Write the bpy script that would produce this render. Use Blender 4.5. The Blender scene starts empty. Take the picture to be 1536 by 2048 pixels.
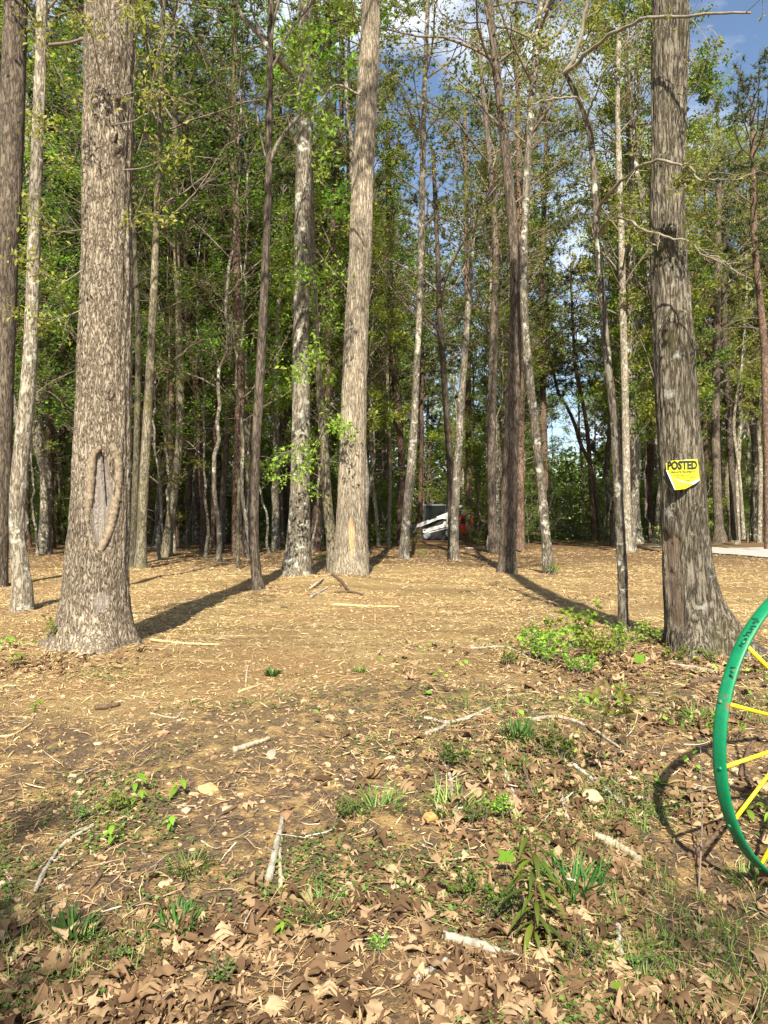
import bpy, math, random
import numpy as np
from mathutils import Matrix, Vector

# ------------------------------------------------------------------ camera, sky, sun, exposure
C = bpy.context.scene.collection
scene = bpy.context.scene
EYE, F, CX, HY = 1.55, 1538.0, 768.0, 1040.0
cd = bpy.data.cameras.new("camera"); cam = bpy.data.objects.new("camera", cd); C.objects.link(cam)
cam.location = (0, 0, EYE); cam.rotation_euler = (math.radians(90), 0, 0)
cd.sensor_fit = 'VERTICAL'; cd.sensor_height = 36.0; cd.lens = 36.0 * F / 2048; cd.shift_y = (HY - 1024) / 2048
cd.clip_start = 0.05; cd.clip_end = 2000
scene.camera = cam
SUN_EL, SUN_AZ = 43.0, 0.9      # degrees; the light travels towards +Y, a touch to the right
world = bpy.data.worlds.new("World"); scene.world = world; world.use_nodes = True
wn, wl = world.node_tree.nodes, world.node_tree.links
wn.clear()
wo = wn.new('ShaderNodeOutputWorld'); bg = wn.new('ShaderNodeBackground'); sky = wn.new('ShaderNodeTexSky')
sky.sky_type = 'NISHITA'; sky.sun_disc = False; sky.sun_elevation = math.radians(SUN_EL)
sky.sun_rotation = math.radians(180 + SUN_AZ); sky.air_density = 1.0; sky.dust_density = 0.8; sky.ozone_density = 1.5
tc = wn.new('ShaderNodeTexCoord'); mp = wn.new('ShaderNodeMapping'); mp.inputs['Scale'].default_value = (1.3, 1.3, 3.0)
cn = wn.new('ShaderNodeTexNoise'); cn.inputs['Scale'].default_value = 1.7; cn.inputs['Detail'].default_value = 7; cn.inputs['Roughness'].default_value = .55
cr = wn.new('ShaderNodeValToRGB'); cr.color_ramp.elements[0].position = .50; cr.color_ramp.elements[1].position = .72
mx = wn.new('ShaderNodeMixRGB'); mx.inputs['Color2'].default_value = (8.8, 9.1, 9.6, 1)
wl.new(tc.outputs['Generated'], mp.inputs['Vector']); wl.new(mp.outputs[0], cn.inputs['Vector']); wl.new(cn.outputs['Fac'], cr.inputs[0])
wl.new(sky.outputs[0], mx.inputs['Color1']); wl.new(cr.outputs[0], mx.inputs['Fac'])
wl.new(mx.outputs[0], bg.inputs['Color']); bg.inputs['Strength'].default_value = 0.075
wl.new(bg.outputs[0], wo.inputs[0])
sl = bpy.data.lights.new("sun", 'SUN'); so = bpy.data.objects.new("sun", sl); C.objects.link(so)
sl.energy = 5.0; sl.angle = math.radians(0.5); sl.color = (1.0, .94, .79)
saz = math.radians(SUN_AZ)
sdir = Vector((math.sin(saz) * math.cos(math.radians(SUN_EL)), math.cos(saz) * math.cos(math.radians(SUN_EL)), -math.sin(math.radians(SUN_EL))))
so.rotation_euler = sdir.to_track_quat('-Z', 'Y').to_euler()
scene.view_settings.view_transform = 'Standard'; scene.view_settings.look = 'None'
scene.view_settings.exposure = 1.3; scene.view_settings.gamma = 1
scene.render.resolution_x, scene.render.resolution_y = 768, 1024

R = np.random.default_rng(7)

# ------------------------------------------------------------------ numpy helpers
def _hash(i, j, k):
    n = (i * 374761393 + j * 668265263 + k * 1274126177) & 0xFFFFFFFF
    n = ((n ^ (n >> 13)) * 1274126177) & 0xFFFFFFFF
    n = (n ^ (n >> 16)) & 0xFFFFFFFF
    return n.astype(np.float64) / 0xFFFFFFFF
def vnoise(x, y, z=0.0):
    x, y, z = np.broadcast_arrays(np.asarray(x, float), np.asarray(y, float), np.asarray(z, float))
    xi, yi, zi = np.floor(x).astype(np.int64), np.floor(y).astype(np.int64), np.floor(z).astype(np.int64)
    u, v, w = x - xi, y - yi, z - zi
    u, v, w = u*u*(3-2*u), v*v*(3-2*v), w*w*(3-2*w)
    r = 0
    for a in (0, 1):
        for b in (0, 1):
            for c in (0, 1):
                r = r + _hash(xi+a, yi+b, zi+c) * (u if a else 1-u) * (v if b else 1-v) * (w if c else 1-w)
    return r * 2 - 1
def fbm(x, y, z=0.0, o=4):
    s, a, t = 0, 1, 0
    for i in range(o):
        s = s + a * vnoise(x * 2**i + 17*i, y * 2**i - 9*i, np.asarray(z) * 2**i); t += a; a *= .5
    return s / t
def sstep(a, b, x):
    t = np.clip((np.asarray(x, float) - a) / (b - a), 0, 1); return t*t*(3-2*t)

MOUNDS = [(-0.62, 13.5, 1.2, .17), (-2.65, 6.9, .9, .05), (2.75, 6.7, .9, .06), (-1.9, 16.6, 1.0, .06), (2.75, 17, .8, .06)]
def gbase(x, y):
    x = np.asarray(x, float); y = np.asarray(y, float)
    z = .43 * sstep(2.1, 5.9, y) * .75 + .43 * .25 * np.clip((y - 2.2) / 4.6, 0, 1)
    z = z - .07 * sstep(20, 46, y) - .1 * sstep(60, 160, y)
    for (mx_, my_, r_, h_) in MOUNDS: z = z + h_ * np.exp(-((x-mx_)**2 + (y-my_)**2) / (r_*r_) * 1.5)
    return z
def gh(x, y):
    x = np.asarray(x, float); y = np.asarray(y, float)
    z = gbase(x, y)
    near = np.exp(-np.clip(y, 0, 99) / 9.0)
    z = z + .05 * fbm(x * .55 + 3, y * .55 + 8, 0, 3) + .05 * near * fbm(x * 2.3, y * 2.3, 5, 3) + .018 * near * fbm(x * 9, y * 9, 9, 3) + .022 * fbm(x * 1.1, y * 1.1, 15, 3) * sstep(5, 8, y)
    drive = np.exp(-((y - (24.5 + .30 * (x - 15))) / 3.5)**2) * sstep(7, 12, x)
    return z * (1 - drive * .0)
def depth_of(px, py):                 # how far away the ground is along a line of sight
    d = 1.2
    for i in range(700):
        X = (px - CX) / F * d; Z = EYE + (HY - py) / F * d
        if Z <= float(gbase(X, d)): return d
        d *= 1.01
    return d
def at(px, py, d): return np.array([(px - CX) / F * d, d, EYE + (HY - py) / F * d])

def mesh_obj(name, V, Fq, mat, parent=None, smooth=True, attrs=None, tris=None):
    """V (n,3), Fq (m,4) quads and/or tris (k,3): ONE mesh object"""
    me = bpy.data.meshes.new(name)
    V = np.asarray(V, np.float32)
    nq = 0 if Fq is None else len(Fq); nt = 0 if tris is None else len(tris)
    me.vertices.add(len(V)); me.vertices.foreach_set('co', V.ravel())
    loops = []
    if nq: loops.append(np.asarray(Fq, np.int32).ravel())
    if nt: loops.append(np.asarray(tris, np.int32).ravel())
    loops = np.concatenate(loops)
    me.loops.add(len(loops)); me.loops.foreach_set('vertex_index', loops)
    me.polygons.add(nq + nt)
    st = np.concatenate([np.arange(nq) * 4, nq * 4 + np.arange(nt) * 3]).astype(np.int32)
    me.polygons.foreach_set('loop_start', st)
    me.polygons.foreach_set('use_smooth', np.full(nq + nt, smooth))
    me.update(calc_edges=True)
    if attrs:
        for k, v in attrs.items():
            a = me.attributes.new(k, 'FLOAT', 'POINT'); a.data.foreach_set('value', np.asarray(v, np.float32))
    me.materials.append(mat)
    o = bpy.data.objects.new(name, me); C.objects.link(o)
    if parent is not None: o.parent = parent
    return o
def tag(o, label=None, cat=None, group=None, kind=None):
    if label: o['label'] = label
    if cat: o['category'] = cat
    if group: o['group'] = group
    if kind: o['kind'] = kind
    return o
def empty(name, loc, rz=0.0):
    o = bpy.data.objects.new(name, None); C.objects.link(o); o.location = loc; o.rotation_euler = (0, 0, rz); o.empty_display_size = .2
    return o
def children(o): return [c for c in bpy.data.objects if c.parent == o]

def norm(v): return v / np.maximum(np.linalg.norm(v, axis=-1, keepdims=True), 1e-9)
def tubes(P, Rr, k=6, cap=False, twist=0):
    """P (N,n,3), Rr (N,n) -> verts, quads"""
    P = np.asarray(P, float); Rr = np.asarray(Rr, float)
    if P.ndim == 2: P, Rr = P[None], Rr[None]
    N, n, _ = P.shape
    T = norm(np.gradient(P, axis=1))
    up = np.zeros_like(T); up[..., 2] = 1
    par = np.abs(T[..., 2:3].mean(1, keepdims=True)) > .8
    up = np.where(par, np.array([0, 1., 0]), up)
    A = norm(np.cross(T, up)); B = np.cross(A, T)
    th = np.arange(k) / k * 2 * np.pi
    V = P[:, :, None] + Rr[..., None, None] * (A[:, :, None] * np.cos(th)[None, None, :, None] + B[:, :, None] * np.sin(th)[None, None, :, None])
    idx = np.arange(N * n * k).reshape(N, n, k)
    a = idx[:, :-1]; b = idx[:, 1:]
    Q = np.stack([a, np.roll(a, -1, 2), np.roll(b, -1, 2), b], -1).reshape(-1, 4)
    V = V.reshape(-1, 3)
    if cap:
        extra = []; nv = len(V)
        for i in range(N):
            for j, fl in ((0, 1), (n - 1, 0)):
                V = np.vstack([V, P[i, j][None]]); ring = idx[i, j]; r2 = np.roll(ring, -1)
                c = np.full(k, nv); nv += 1
                extra.append(np.stack([c, r2, ring, c] if fl else [c, ring, r2, c], -1))
        # degenerate quads are avoided by returning triangles apart
        return V, Q, np.concatenate(extra)[:, :3]
    return V, Q
class MB:                              # collects pieces of one mesh
    def __init__(s): s.V, s.Q, s.T, s.n, s.A = [], [], [], 0, []
    def add(s, V, Q=None, T=None, a=0.0):
        V = np.asarray(V, float)
        if Q is not None and len(Q): s.Q.append(np.asarray(Q) + s.n)
        if T is not None and len(T): s.T.append(np.asarray(T) + s.n)
        s.V.append(V); s.n += len(V); s.A.append(np.full(len(V), a) if np.isscalar(a) else a); return s
    def tube(s, P, Rr, k=6, cap=True, a=0.0):
        r = tubes(P, Rr, k, cap)
        return s.add(r[0], r[1], r[2] if cap else None, a)
    def box(s, c, d, rot=None, a=0.0, taper=1.0):
        c = np.array(c, float); h = np.array(d, float) / 2
        v = np.array([[x, y, z] for z in (-1, 1) for y in (-1, 1) for x in (-1, 1)], float)
        v[v[:, 2] > 0, :2] *= taper
        v = v * h
        if rot is not None: v = v @ np.array(rot).T
        return s.add(v + c, [[0, 2, 3, 1], [4, 5, 7, 6], [0, 1, 5, 4], [2, 6, 7, 3], [0, 4, 6, 2], [1, 3, 7, 5]], a=a)
    def prism(s, pts, y0, y1, bev=0.0, a=0.0):   # polygon in x,z extruded along y, bevelled edge rings
        p = np.array(pts, float); n = len(p); c = p.mean(0)
        rings = []
        if bev > 0:
            q = c + (p - c) * (1 - bev / np.maximum(np.linalg.norm(p - c, axis=1, keepdims=True), 1e-6))
            rings = [(q, y0), (p, y0 + bev), (p, y1 - bev), (q, y1)]
        else: rings = [(p, y0), (p, y1)]
        V = np.concatenate([np.stack([r[:, 0], np.full(n, y), r[:, 1]], -1) for r, y in rings])
        Q = []
        for k in range(len(rings) - 1):
            for i in range(n):
                j = (i + 1) % n; Q.append([k*n+i, k*n+j, (k+1)*n+j, (k+1)*n+i])
        me = bpy.data.meshes.new('tmp')
        from mathutils.geometry import tessellate_polygon
        tri = tessellate_polygon([[Vector((x, z, 0)) for x, z in rings[0][0]]])
        bpy.data.meshes.remove(me)
        T = [list(t) for t in tri] + [[(len(rings)-1)*n + i for i in t] for t in tri]
        return s.add(V, Q, T, a)
    def build(s, name, mat, parent=None, smooth=True, attr=None):
        V = np.concatenate(s.V); Q = np.concatenate(s.Q) if s.Q else None; T = np.concatenate(s.T) if s.T else None
        return mesh_obj(name, V, Q, mat, parent, smooth, {attr: np.concatenate(s.A)} if attr else None, T)

# ------------------------------------------------------------------ materials
def newmat(name):
    m = bpy.data.materials.new(name); m.use_nodes = True
    n = m.node_tree.nodes; n.clear()
    return m, n, m.node_tree.links
def nd(n, t, **kw):
    x = n.new(t)
    for k, v in kw.items():
        if k in x.inputs: x.inputs[k].default_value = v
        else: setattr(x, k, v)
    return x
def ramp(n, stops):
    r = n.new('ShaderNodeValToRGB'); e = r.color_ramp.elements
    while len(e) > 1: e.remove(e[-1])
    e[0].position = stops[0][0]; e[0].color = (*stops[0][1], 1)
    for p, c in stops[1:]:
        x = e.new(p); x.color = (*c, 1)
    return r
def g3(v): return (v, v, v)

def mat_bark(name, dark, mid, light, sc=14.0, st=.22, bump=.6, patch=None, patch_amt=.62, moss=None, wood=None, rough=.9, vlo=.45):
    m, n, l = newmat(name)
    out = n.new('ShaderNodeOutputMaterial'); bs = nd(n, 'ShaderNodeBsdfPrincipled', Roughness=rough); bs.inputs['Specular IOR Level'].default_value = .15
    tc = n.new('ShaderNodeTexCoord'); mp = nd(n, 'ShaderNodeMapping'); mp.inputs['Scale'].default_value = (1, 1, st)
    oi = n.new('ShaderNodeObjectInfo')
    l.new(tc.outputs['Object'], mp.inputs['Vector'])
    a = nd(n, 'ShaderNodeTexNoise', Scale=sc, Detail=4.0, Roughness=.6, Distortion=.5); l.new(mp.outputs[0], a.inputs['Vector'])
    sub = n.new('ShaderNodeMath'); sub.operation = 'SUBTRACT'; l.new(a.outputs['Fac'], sub.inputs[0]); sub.inputs[1].default_value = .5
    ab = n.new('ShaderNodeMath'); ab.operation = 'ABSOLUTE'; l.new(sub.outputs[0], ab.inputs[0])
    vr = nd(n, 'ShaderNodeMapRange'); vr.inputs['From Max'].default_value = .13; l.new(ab.outputs[0], vr.inputs[0])
    f = nd(n, 'ShaderNodeTexNoise', Scale=sc * 3.2, Detail=5.0, Roughness=.7); l.new(mp.outputs[0], f.inputs['Vector'])
    f2 = nd(n, 'ShaderNodeMapRange'); f2.inputs['From Min'].default_value = .28; f2.inputs['From Max'].default_value = .72; l.new(f.outputs['Fac'], f2.inputs[0])
    mul = n.new('ShaderNodeMixRGB'); mul.inputs[0].default_value = .55; l.new(vr.outputs[0], mul.inputs[1]); l.new(f2.outputs[0], mul.inputs[2])
    cr = ramp(n, [(.20, dark), (.42, mid), (.72, light)]); l.new(mul.outputs[0], cr.inputs[0])
    big = nd(n, 'ShaderNodeTexNoise', Scale=1.3, Detail=4.0); l.new(tc.outputs['Object'], big.inputs['Vector'])
    hv = nd(n, 'ShaderNodeHueSaturation'); l.new(cr.outputs[0], hv.inputs['Color'])
    mr = nd(n, 'ShaderNodeMapRange'); mr.inputs['From Min'].default_value = .3; mr.inputs['From Max'].default_value = .7
    mr.inputs['To Min'].default_value = .75; mr.inputs['To Max'].default_value = 1.25; l.new(big.outputs['Fac'], mr.inputs[0])
    mr2 = nd(n, 'ShaderNodeMapRange'); mr2.inputs['To Min'].default_value = vlo; mr2.inputs['To Max'].default_value = 1.0; l.new(oi.outputs['Random'], mr2.inputs[0])
    mm = n.new('ShaderNodeMath'); mm.operation = 'MULTIPLY'; l.new(mr.outputs[0], mm.inputs[0]); l.new(mr2.outputs[0], mm.inputs[1]); l.new(mm.outputs[0], hv.inputs['Value'])
    col = hv.outputs[0]
    if patch:
        pn = nd(n, 'ShaderNodeTexNoise', Scale=5.5, Detail=6.0, Roughness=.7); l.new(tc.outputs['Object'], pn.inputs['Vector'])
        pr = ramp(n, [(patch_amt, g3(0)), (patch_amt + .05, g3(.8))]); l.new(pn.outputs['Fac'], pr.inputs[0])
        mxp = n.new('ShaderNodeMixRGB'); l.new(pr.outputs[0], mxp.inputs[0]); l.new(col, mxp.inputs[1]); mxp.inputs[2].default_value = (*patch, 1); col = mxp.outputs[0]
    if moss:
        pn = nd(n, 'ShaderNodeTexNoise', Scale=2.3, Detail=7.0, Roughness=.75); l.new(tc.outputs['Object'], pn.inputs['Vector'])
        pr = ramp(n, [(.52, g3(0)), (.66, g3(.75))]); l.new(pn.outputs['Fac'], pr.inputs[0])
        mxp = n.new('ShaderNodeMixRGB'); l.new(pr.outputs[0], mxp.inputs[0]); l.new(col, mxp.inputs[1]); mxp.inputs[2].default_value = (*moss, 1); col = mxp.outputs[0]
    if wood:
        at_ = n.new('ShaderNodeAttribute'); at_.attribute_name = 'wood'
        mp2 = nd(n, 'ShaderNodeMapping'); mp2.inputs['Scale'].default_value = (1, 1, .06); l.new(tc.outputs['Object'], mp2.inputs[0])
        wn_ = nd(n, 'ShaderNodeTexNoise', Scale=55.0, Detail=4.0); l.new(mp2.outputs[0], wn_.inputs['Vector'])
        wr = ramp(n, [(.3, tuple(c * .55 for c in wood)), (.6, wood)]); l.new(wn_.outputs['Fac'], wr.inputs[0])
        mxp = n.new('ShaderNodeMixRGB'); l.new(at_.outputs['Fac'], mxp.inputs[0]); l.new(col, mxp.inputs[1]); l.new(wr.outputs[0], mxp.inputs[2]); col = mxp.outputs[0]
    l.new(col, bs.inputs['Base Color'])
    b = nd(n, 'ShaderNodeBump', Strength=bump, Distance=.02); l.new(mul.outputs[0], b.inputs['Height']); l.new(b.outputs[0], bs.inputs['Normal'])
    l.new(bs.outputs[0], out.inputs[0]); return m

def mat_leaf(name, c1, c2, c3=None, trans=.45, rough=.55, spec=.25):
    m, n, l = newmat(name)
    out = n.new('ShaderNodeOutputMaterial')
    geo = n.new('ShaderNodeNewGeometry'); oi = n.new('ShaderNodeObjectInfo')
    r = ramp(n, [(0, c1), (.6, c2), (1, c3 or c2)]); l.new(geo.outputs['Random Per Island'], r.inputs[0])
    hv = nd(n, 'ShaderNodeHueSaturation'); l.new(r.outputs[0], hv.inputs['Color'])
    mr = nd(n, 'ShaderNodeMapRange'); mr.inputs['To Min'].default_value = .75; mr.inputs['To Max'].default_value = 1.3; l.new(oi.outputs['Random'], mr.inputs[0]); l.new(mr.outputs[0], hv.inputs['Value'])
    mh = nd(n, 'ShaderNodeMapRange'); mh.inputs['To Min'].default_value = .48; mh.inputs['To Max'].default_value = .52; l.new(oi.outputs['Random'], mh.inputs[0]); l.new(mh.outputs[0], hv.inputs['Hue'])
    bs = nd(n, 'ShaderNodeBsdfPrincipled', Roughness=rough); bs.inputs['Specular IOR Level'].default_value = spec
    l.new(hv.outputs[0], bs.inputs['Base Color'])
    if trans > 0:
        tr = n.new('ShaderNodeBsdfTranslucent'); l.new(hv.outputs[0], tr.inputs[0])
        ms = n.new('ShaderNodeMixShader'); ms.inputs[0].default_value = trans; l.new(bs.outputs[0], ms.inputs[1]); l.new(tr.outputs[0], ms.inputs[2]); l.new(ms.outputs[0], out.inputs[0])
    else: l.new(bs.outputs[0], out.inputs[0])
    return m
def mat_plain(name, col, rough=.5, metal=0.0, noise=0.0, nscale=12.0, bump=0.0, spec=.5, dark=None):
    m, n, l = newmat(name)
    out = n.new('ShaderNodeOutputMaterial'); bs = nd(n, 'ShaderNodeBsdfPrincipled', Roughness=rough, Metallic=metal); bs.inputs['Specular IOR Level'].default_value = spec
    tc = n.new('ShaderNodeTexCoord'); a = nd(n, 'ShaderNodeTexNoise', Scale=nscale, Detail=6.0, Roughness=.65); l.new(tc.outputs['Object'], a.inputs['Vector'])
    d = dark or tuple(c * (1 - noise) for c in col)
    r = ramp(n, [(.35, d), (.62, col)]); l.new(a.outputs['Fac'], r.inputs[0]); l.new(r.outputs[0], bs.inputs['Base Color'])
    if bump:
        b = nd(n, 'ShaderNodeBump', Strength=bump, Distance=.01); l.new(a.outputs['Fac'], b.inputs['Height']); l.new(b.outputs[0], bs.inputs['Normal'])
    l.new(bs.outputs[0], out.inputs[0]); return m

def mat_worn(name, col):
    m, n, l = newmat(name); out = n.new('ShaderNodeOutputMaterial'); bs = nd(n, 'ShaderNodeBsdfPrincipled', Roughness=.35)
    tc = n.new('ShaderNodeTexCoord'); a = nd(n, 'ShaderNodeTexNoise', Scale=9.0, Detail=8.0, Roughness=.7); f = nd(n, 'ShaderNodeTexNoise', Scale=55.0, Detail=6.0, Roughness=.75)
    l.new(tc.outputs['Object'], a.inputs['Vector']); l.new(tc.outputs['Object'], f.inputs['Vector'])
    r = ramp(n, [(.3, tuple(c * .7 for c in col)), (.65, col)]); l.new(a.outputs['Fac'], r.inputs[0])
    mu = n.new('ShaderNodeMath'); mu.operation = 'MULTIPLY'; l.new(a.outputs['Fac'], mu.inputs[0]); l.new(f.outputs['Fac'], mu.inputs[1])
    k = ramp(n, [(.345, g3(0)), (.37, g3(1))]); l.new(mu.outputs[0], k.inputs[0])
    mx_ = n.new('ShaderNodeMixRGB'); l.new(k.outputs[0], mx_.inputs[0]); l.new(r.outputs[0], mx_.inputs[1]); mx_.inputs[2].default_value = (.17, .085, .045, 1)
    l.new(mx_.outputs[0], bs.inputs['Base Color']); rr = nd(n, 'ShaderNodeMapRange'); rr.inputs['To Min'].default_value = .3; rr.inputs['To Max'].default_value = .6; l.new(a.outputs['Fac'], rr.inputs[0]); l.new(rr.outputs[0], bs.inputs['Roughness'])
    b = nd(n, 'ShaderNodeBump', Strength=.25, Distance=.004); l.new(f.outputs['Fac'], b.inputs['Height']); l.new(b.outputs[0], bs.inputs['Normal']); l.new(bs.outputs[0], out.inputs[0]); return m

M = {}
M['oak'] = mat_bark('oak_bark', (.045, .034, .024), (.20, .155, .108), (.43, .36, .27), 34, .30, 1.0, patch=(.44, .41, .34), patch_amt=.66, wood=(.37, .315, .27), vlo=1.0)
M['tall'] = mat_bark('furrowed_bark', (.07, .054, .038), (.26, .21, .15), (.47, .40, .30), 34, .11, 1.0, patch=(.52, .50, .42), patch_amt=.64, wood=(.56, .40, .22), vlo=1.0)
M['posted'] = mat_bark('mossy_oak_bark', (.025, .02, .014), (.095, .078, .055), (.25, .215, .165), 26, .15, 1.0, patch=(.34, .33, .28), patch_amt=.60, moss=(.07, .062, .022), wood=(.19, .14, .10), vlo=1.0)
M['grey'] = mat_bark('grey_bark', (.07, .056, .04), (.20, .165, .12), (.38, .335, .26), 17, .25, .7, patch=(.46, .46, .38), patch_amt=.56)
M['brown'] = mat_bark('brown_bark', (.04, .032, .024), (.12, .092, .068), (.23, .185, .14), 18, .2, .8)
M['mossy'] = mat_bark('mossy_bark', (.05, .042, .028), (.16, .135, .085), (.29, .25, .18), 16, .3, .7, moss=(.12, .11, .035))
M['pine'] = mat_bark('pine_bark', (.04, .026, .02), (.14, .09, .065), (.25, .165, .12), 13, .45, .9)
M['twig'] = mat_plain('twig_bark', (.20, .155, .12), .9, noise=.45, nscale=9, spec=.1)
M['twiglight'] = mat_plain('pale_twig_bark', (.27, .235, .175), .9, noise=.45, nscale=9, spec=.1)
M['twigred'] = mat_plain('reddish_twig_bark', (.20, .105, .07), .9, noise=.4, nscale=9, spec=.1)
M['leafA'] = mat_leaf('spring_leaf', (.13, .19, .02), (.22, .29, .028), (.34, .38, .055))
M['leafB'] = mat_leaf('green_leaf', (.06, .11, .018), (.115, .18, .024), (.19, .26, .035))
M['leafY'] = mat_leaf('young_oak_leaf', (.20, .24, .03), (.32, .34, .05), (.46, .40, .14))
M['leafBr'] = mat_leaf('bright_maple_leaf', (.14, .26, .025), (.24, .38, .04), (.34, .46, .06), trans=.45)
M['needle'] = mat_leaf('pine_needle', (.035, .06, .018), (.06, .09, .024), (.14, .13, .05), trans=.1)
M['bud'] = mat_leaf('budding_leaf', (.16, .20, .03), (.26, .30, .05), (.34, .30, .09))

# ------------------------------------------------------------------ vegetation generators
def along(P, t):                        # P (N,n,3), t (N,m) in 0..1 -> (N,m,3) points and tangents
    N, n, _ = P.shape
    f = np.clip(t, 0, .9999) * (n - 1); i = f.astype(int); u = (f - i)[..., None]
    ar = np.arange(N)[:, None]
    a, b = P[ar, i], P[ar, i + 1]
    return a + (b - a) * u, norm(b - a)
def grow(o, d, L, n=6, up=.0, wob=.12, rng=R):
    N = len(o); P = np.zeros((N, n, 3)); P[:, 0] = o; dd = norm(d)
    for k in range(1, n):
        dd = norm(dd + rng.normal(size=(N, 3)) * wob + np.array([0, 0, up]) / n)
        P[:, k] = P[:, k-1] + dd * (L / (n - 1))[:, None]
    return P
def spawn(P, Lpar, m, t0, t1, ang, lenf, n=5, up=.1, wob=.15, rng=R, taper=True):
    N = len(P); t = rng.uniform(t0, t1, (N, m)); o, T = along(P, t)
    rd = norm(rng.normal(size=(N, m, 3))); side = norm(rd - (rd * T).sum(-1, keepdims=True) * T)
    side[..., 2] *= .6
    a = np.radians(rng.uniform(*ang, (N, m)))[..., None]
    d = T * np.cos(a) + side * np.sin(a)
    L = (Lpar[:, None] * lenf * rng.uniform(.6, 1.2, (N, m)) * ((1.15 - .6 * t) if taper else 1)).ravel()
    return grow(o.reshape(-1, 3), d.reshape(-1, 3), L, n, up, wob, rng), L
def leaf_quads(P, size, rng=R, flat=.6, asp=.62, droop=0.0):
    """rhombic leaves at points P (n,3), each folded a little along its midrib (two triangles)"""
    n = len(P)
    nz = norm(rng.normal(size=(n, 3)) * (1 - flat) + np.array([0, 0, flat]))
    ax = norm(np.cross(nz, rng.normal(size=(n, 3)))); ax = norm(ax - np.array([0, 0, droop]))
    bx = norm(np.cross(nz, ax)); nz = np.cross(ax, bx)
    s = (size * rng.uniform(.6, 1.3, n))[:, None]
    v0 = P; v2 = P + ax * s; mid = P + ax * s * .45
    v1 = mid + bx * s * asp * .5 + nz * s * .10; v3 = mid - bx * s * asp * .5 + nz * s * .10
    V = np.stack([v0, v1, v2, v3], 1).reshape(-1, 3)
    i = np.arange(n)[:, None] * 4
    return V, np.concatenate([i + np.array([0, 1, 2]), i + np.array([0, 2, 3])], 1).reshape(-1, 3)

def crown_geo(axis, rad, t0, nl, Lmax, elev=(15, 55), subs=6, twigs=5, lpt=9, lsize=.10, rng=R, up=.35, prof='dome', thin=.35, spread=.12, flat=.5, droop=0, azr=None):
    """limbs, boughs, twigs and leaves round a stem. axis (n,3), rad (n,)"""
    A = axis[None]; t = np.sort(rng.uniform(t0, .985, nl))[None]
    o, T = along(A, t); o, T = o[0], T[0]
    n_ = len(rad); rr = np.interp(t[0], np.linspace(0, 1, n_), rad)
    az = (np.arange(nl) * 2.39996 + rng.uniform(0, .9, nl)) if azr is None else rng.uniform(*azr, nl)
    el = np.radians(rng.uniform(*elev, nl)); q = (t[0] - t0) / (1 - t0)
    d = np.stack([np.cos(az) * np.cos(el), np.sin(az) * np.cos(el), np.sin(el)], -1) + T * .2
    pf = {'dome': .45 + .75 * np.sin(np.pi * np.clip(q * .85 + .12, 0, 1)), 'cone': 1.1 - .85 * q, 'even': np.ones(nl)}[prof]
    L = Lmax * pf * rng.uniform(.65, 1.15, nl)
    P1 = grow(o, d, L, 7, up, .13, rng)
    r1 = np.minimum(rr * .5, L * .0075 + .006)[:, None] * np.linspace(1, .22, 7)[None]
    mb = MB(); V, Q = tubes(P1, r1, 6); mb.add(V, Q)
    P2, L2 = spawn(P1, L, subs, .2, 1.0, (30, 65), .42, 5, .25, .18, rng)
    r2 = np.clip(np.repeat(r1[:, 0], subs) * .42, .004, .03)[:, None] * np.linspace(1, .3, 5)[None]
    V, Q = tubes(P2, r2, 4); mb.add(V, Q)
    P3, L3 = spawn(P2, L2, twigs, .15, 1.0, (25, 60), .45, 4, .2, .2, rng)
    if thin > 0:
        k = rng.random(len(P3)) < thin * 1.6
        V, Q = tubes(P3[k], np.full((k.sum(), 4), .0045) * np.array([1, .8, .6, .35]), 3); mb.add(V, Q)
    tl = rng.uniform(.3, 1.0, (len(P3), lpt)); lp, _ = along(P3, tl); lp = lp.reshape(-1, 3) + rng.normal(size=(len(P3) * lpt, 3)) * spread * np.array([1, 1, .6])
    # whole sprays are left out here and there so that gaps show the sky
    keep = fbm(lp[:, 0] * .9, lp[:, 1] * .9, lp[:, 2] * .9, 2) > -.16
    lp = lp[keep]
    LV, LQ = leaf_quads(lp, lsize, rng, flat, droop=droop)
    return mb, LV, LQ
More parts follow.
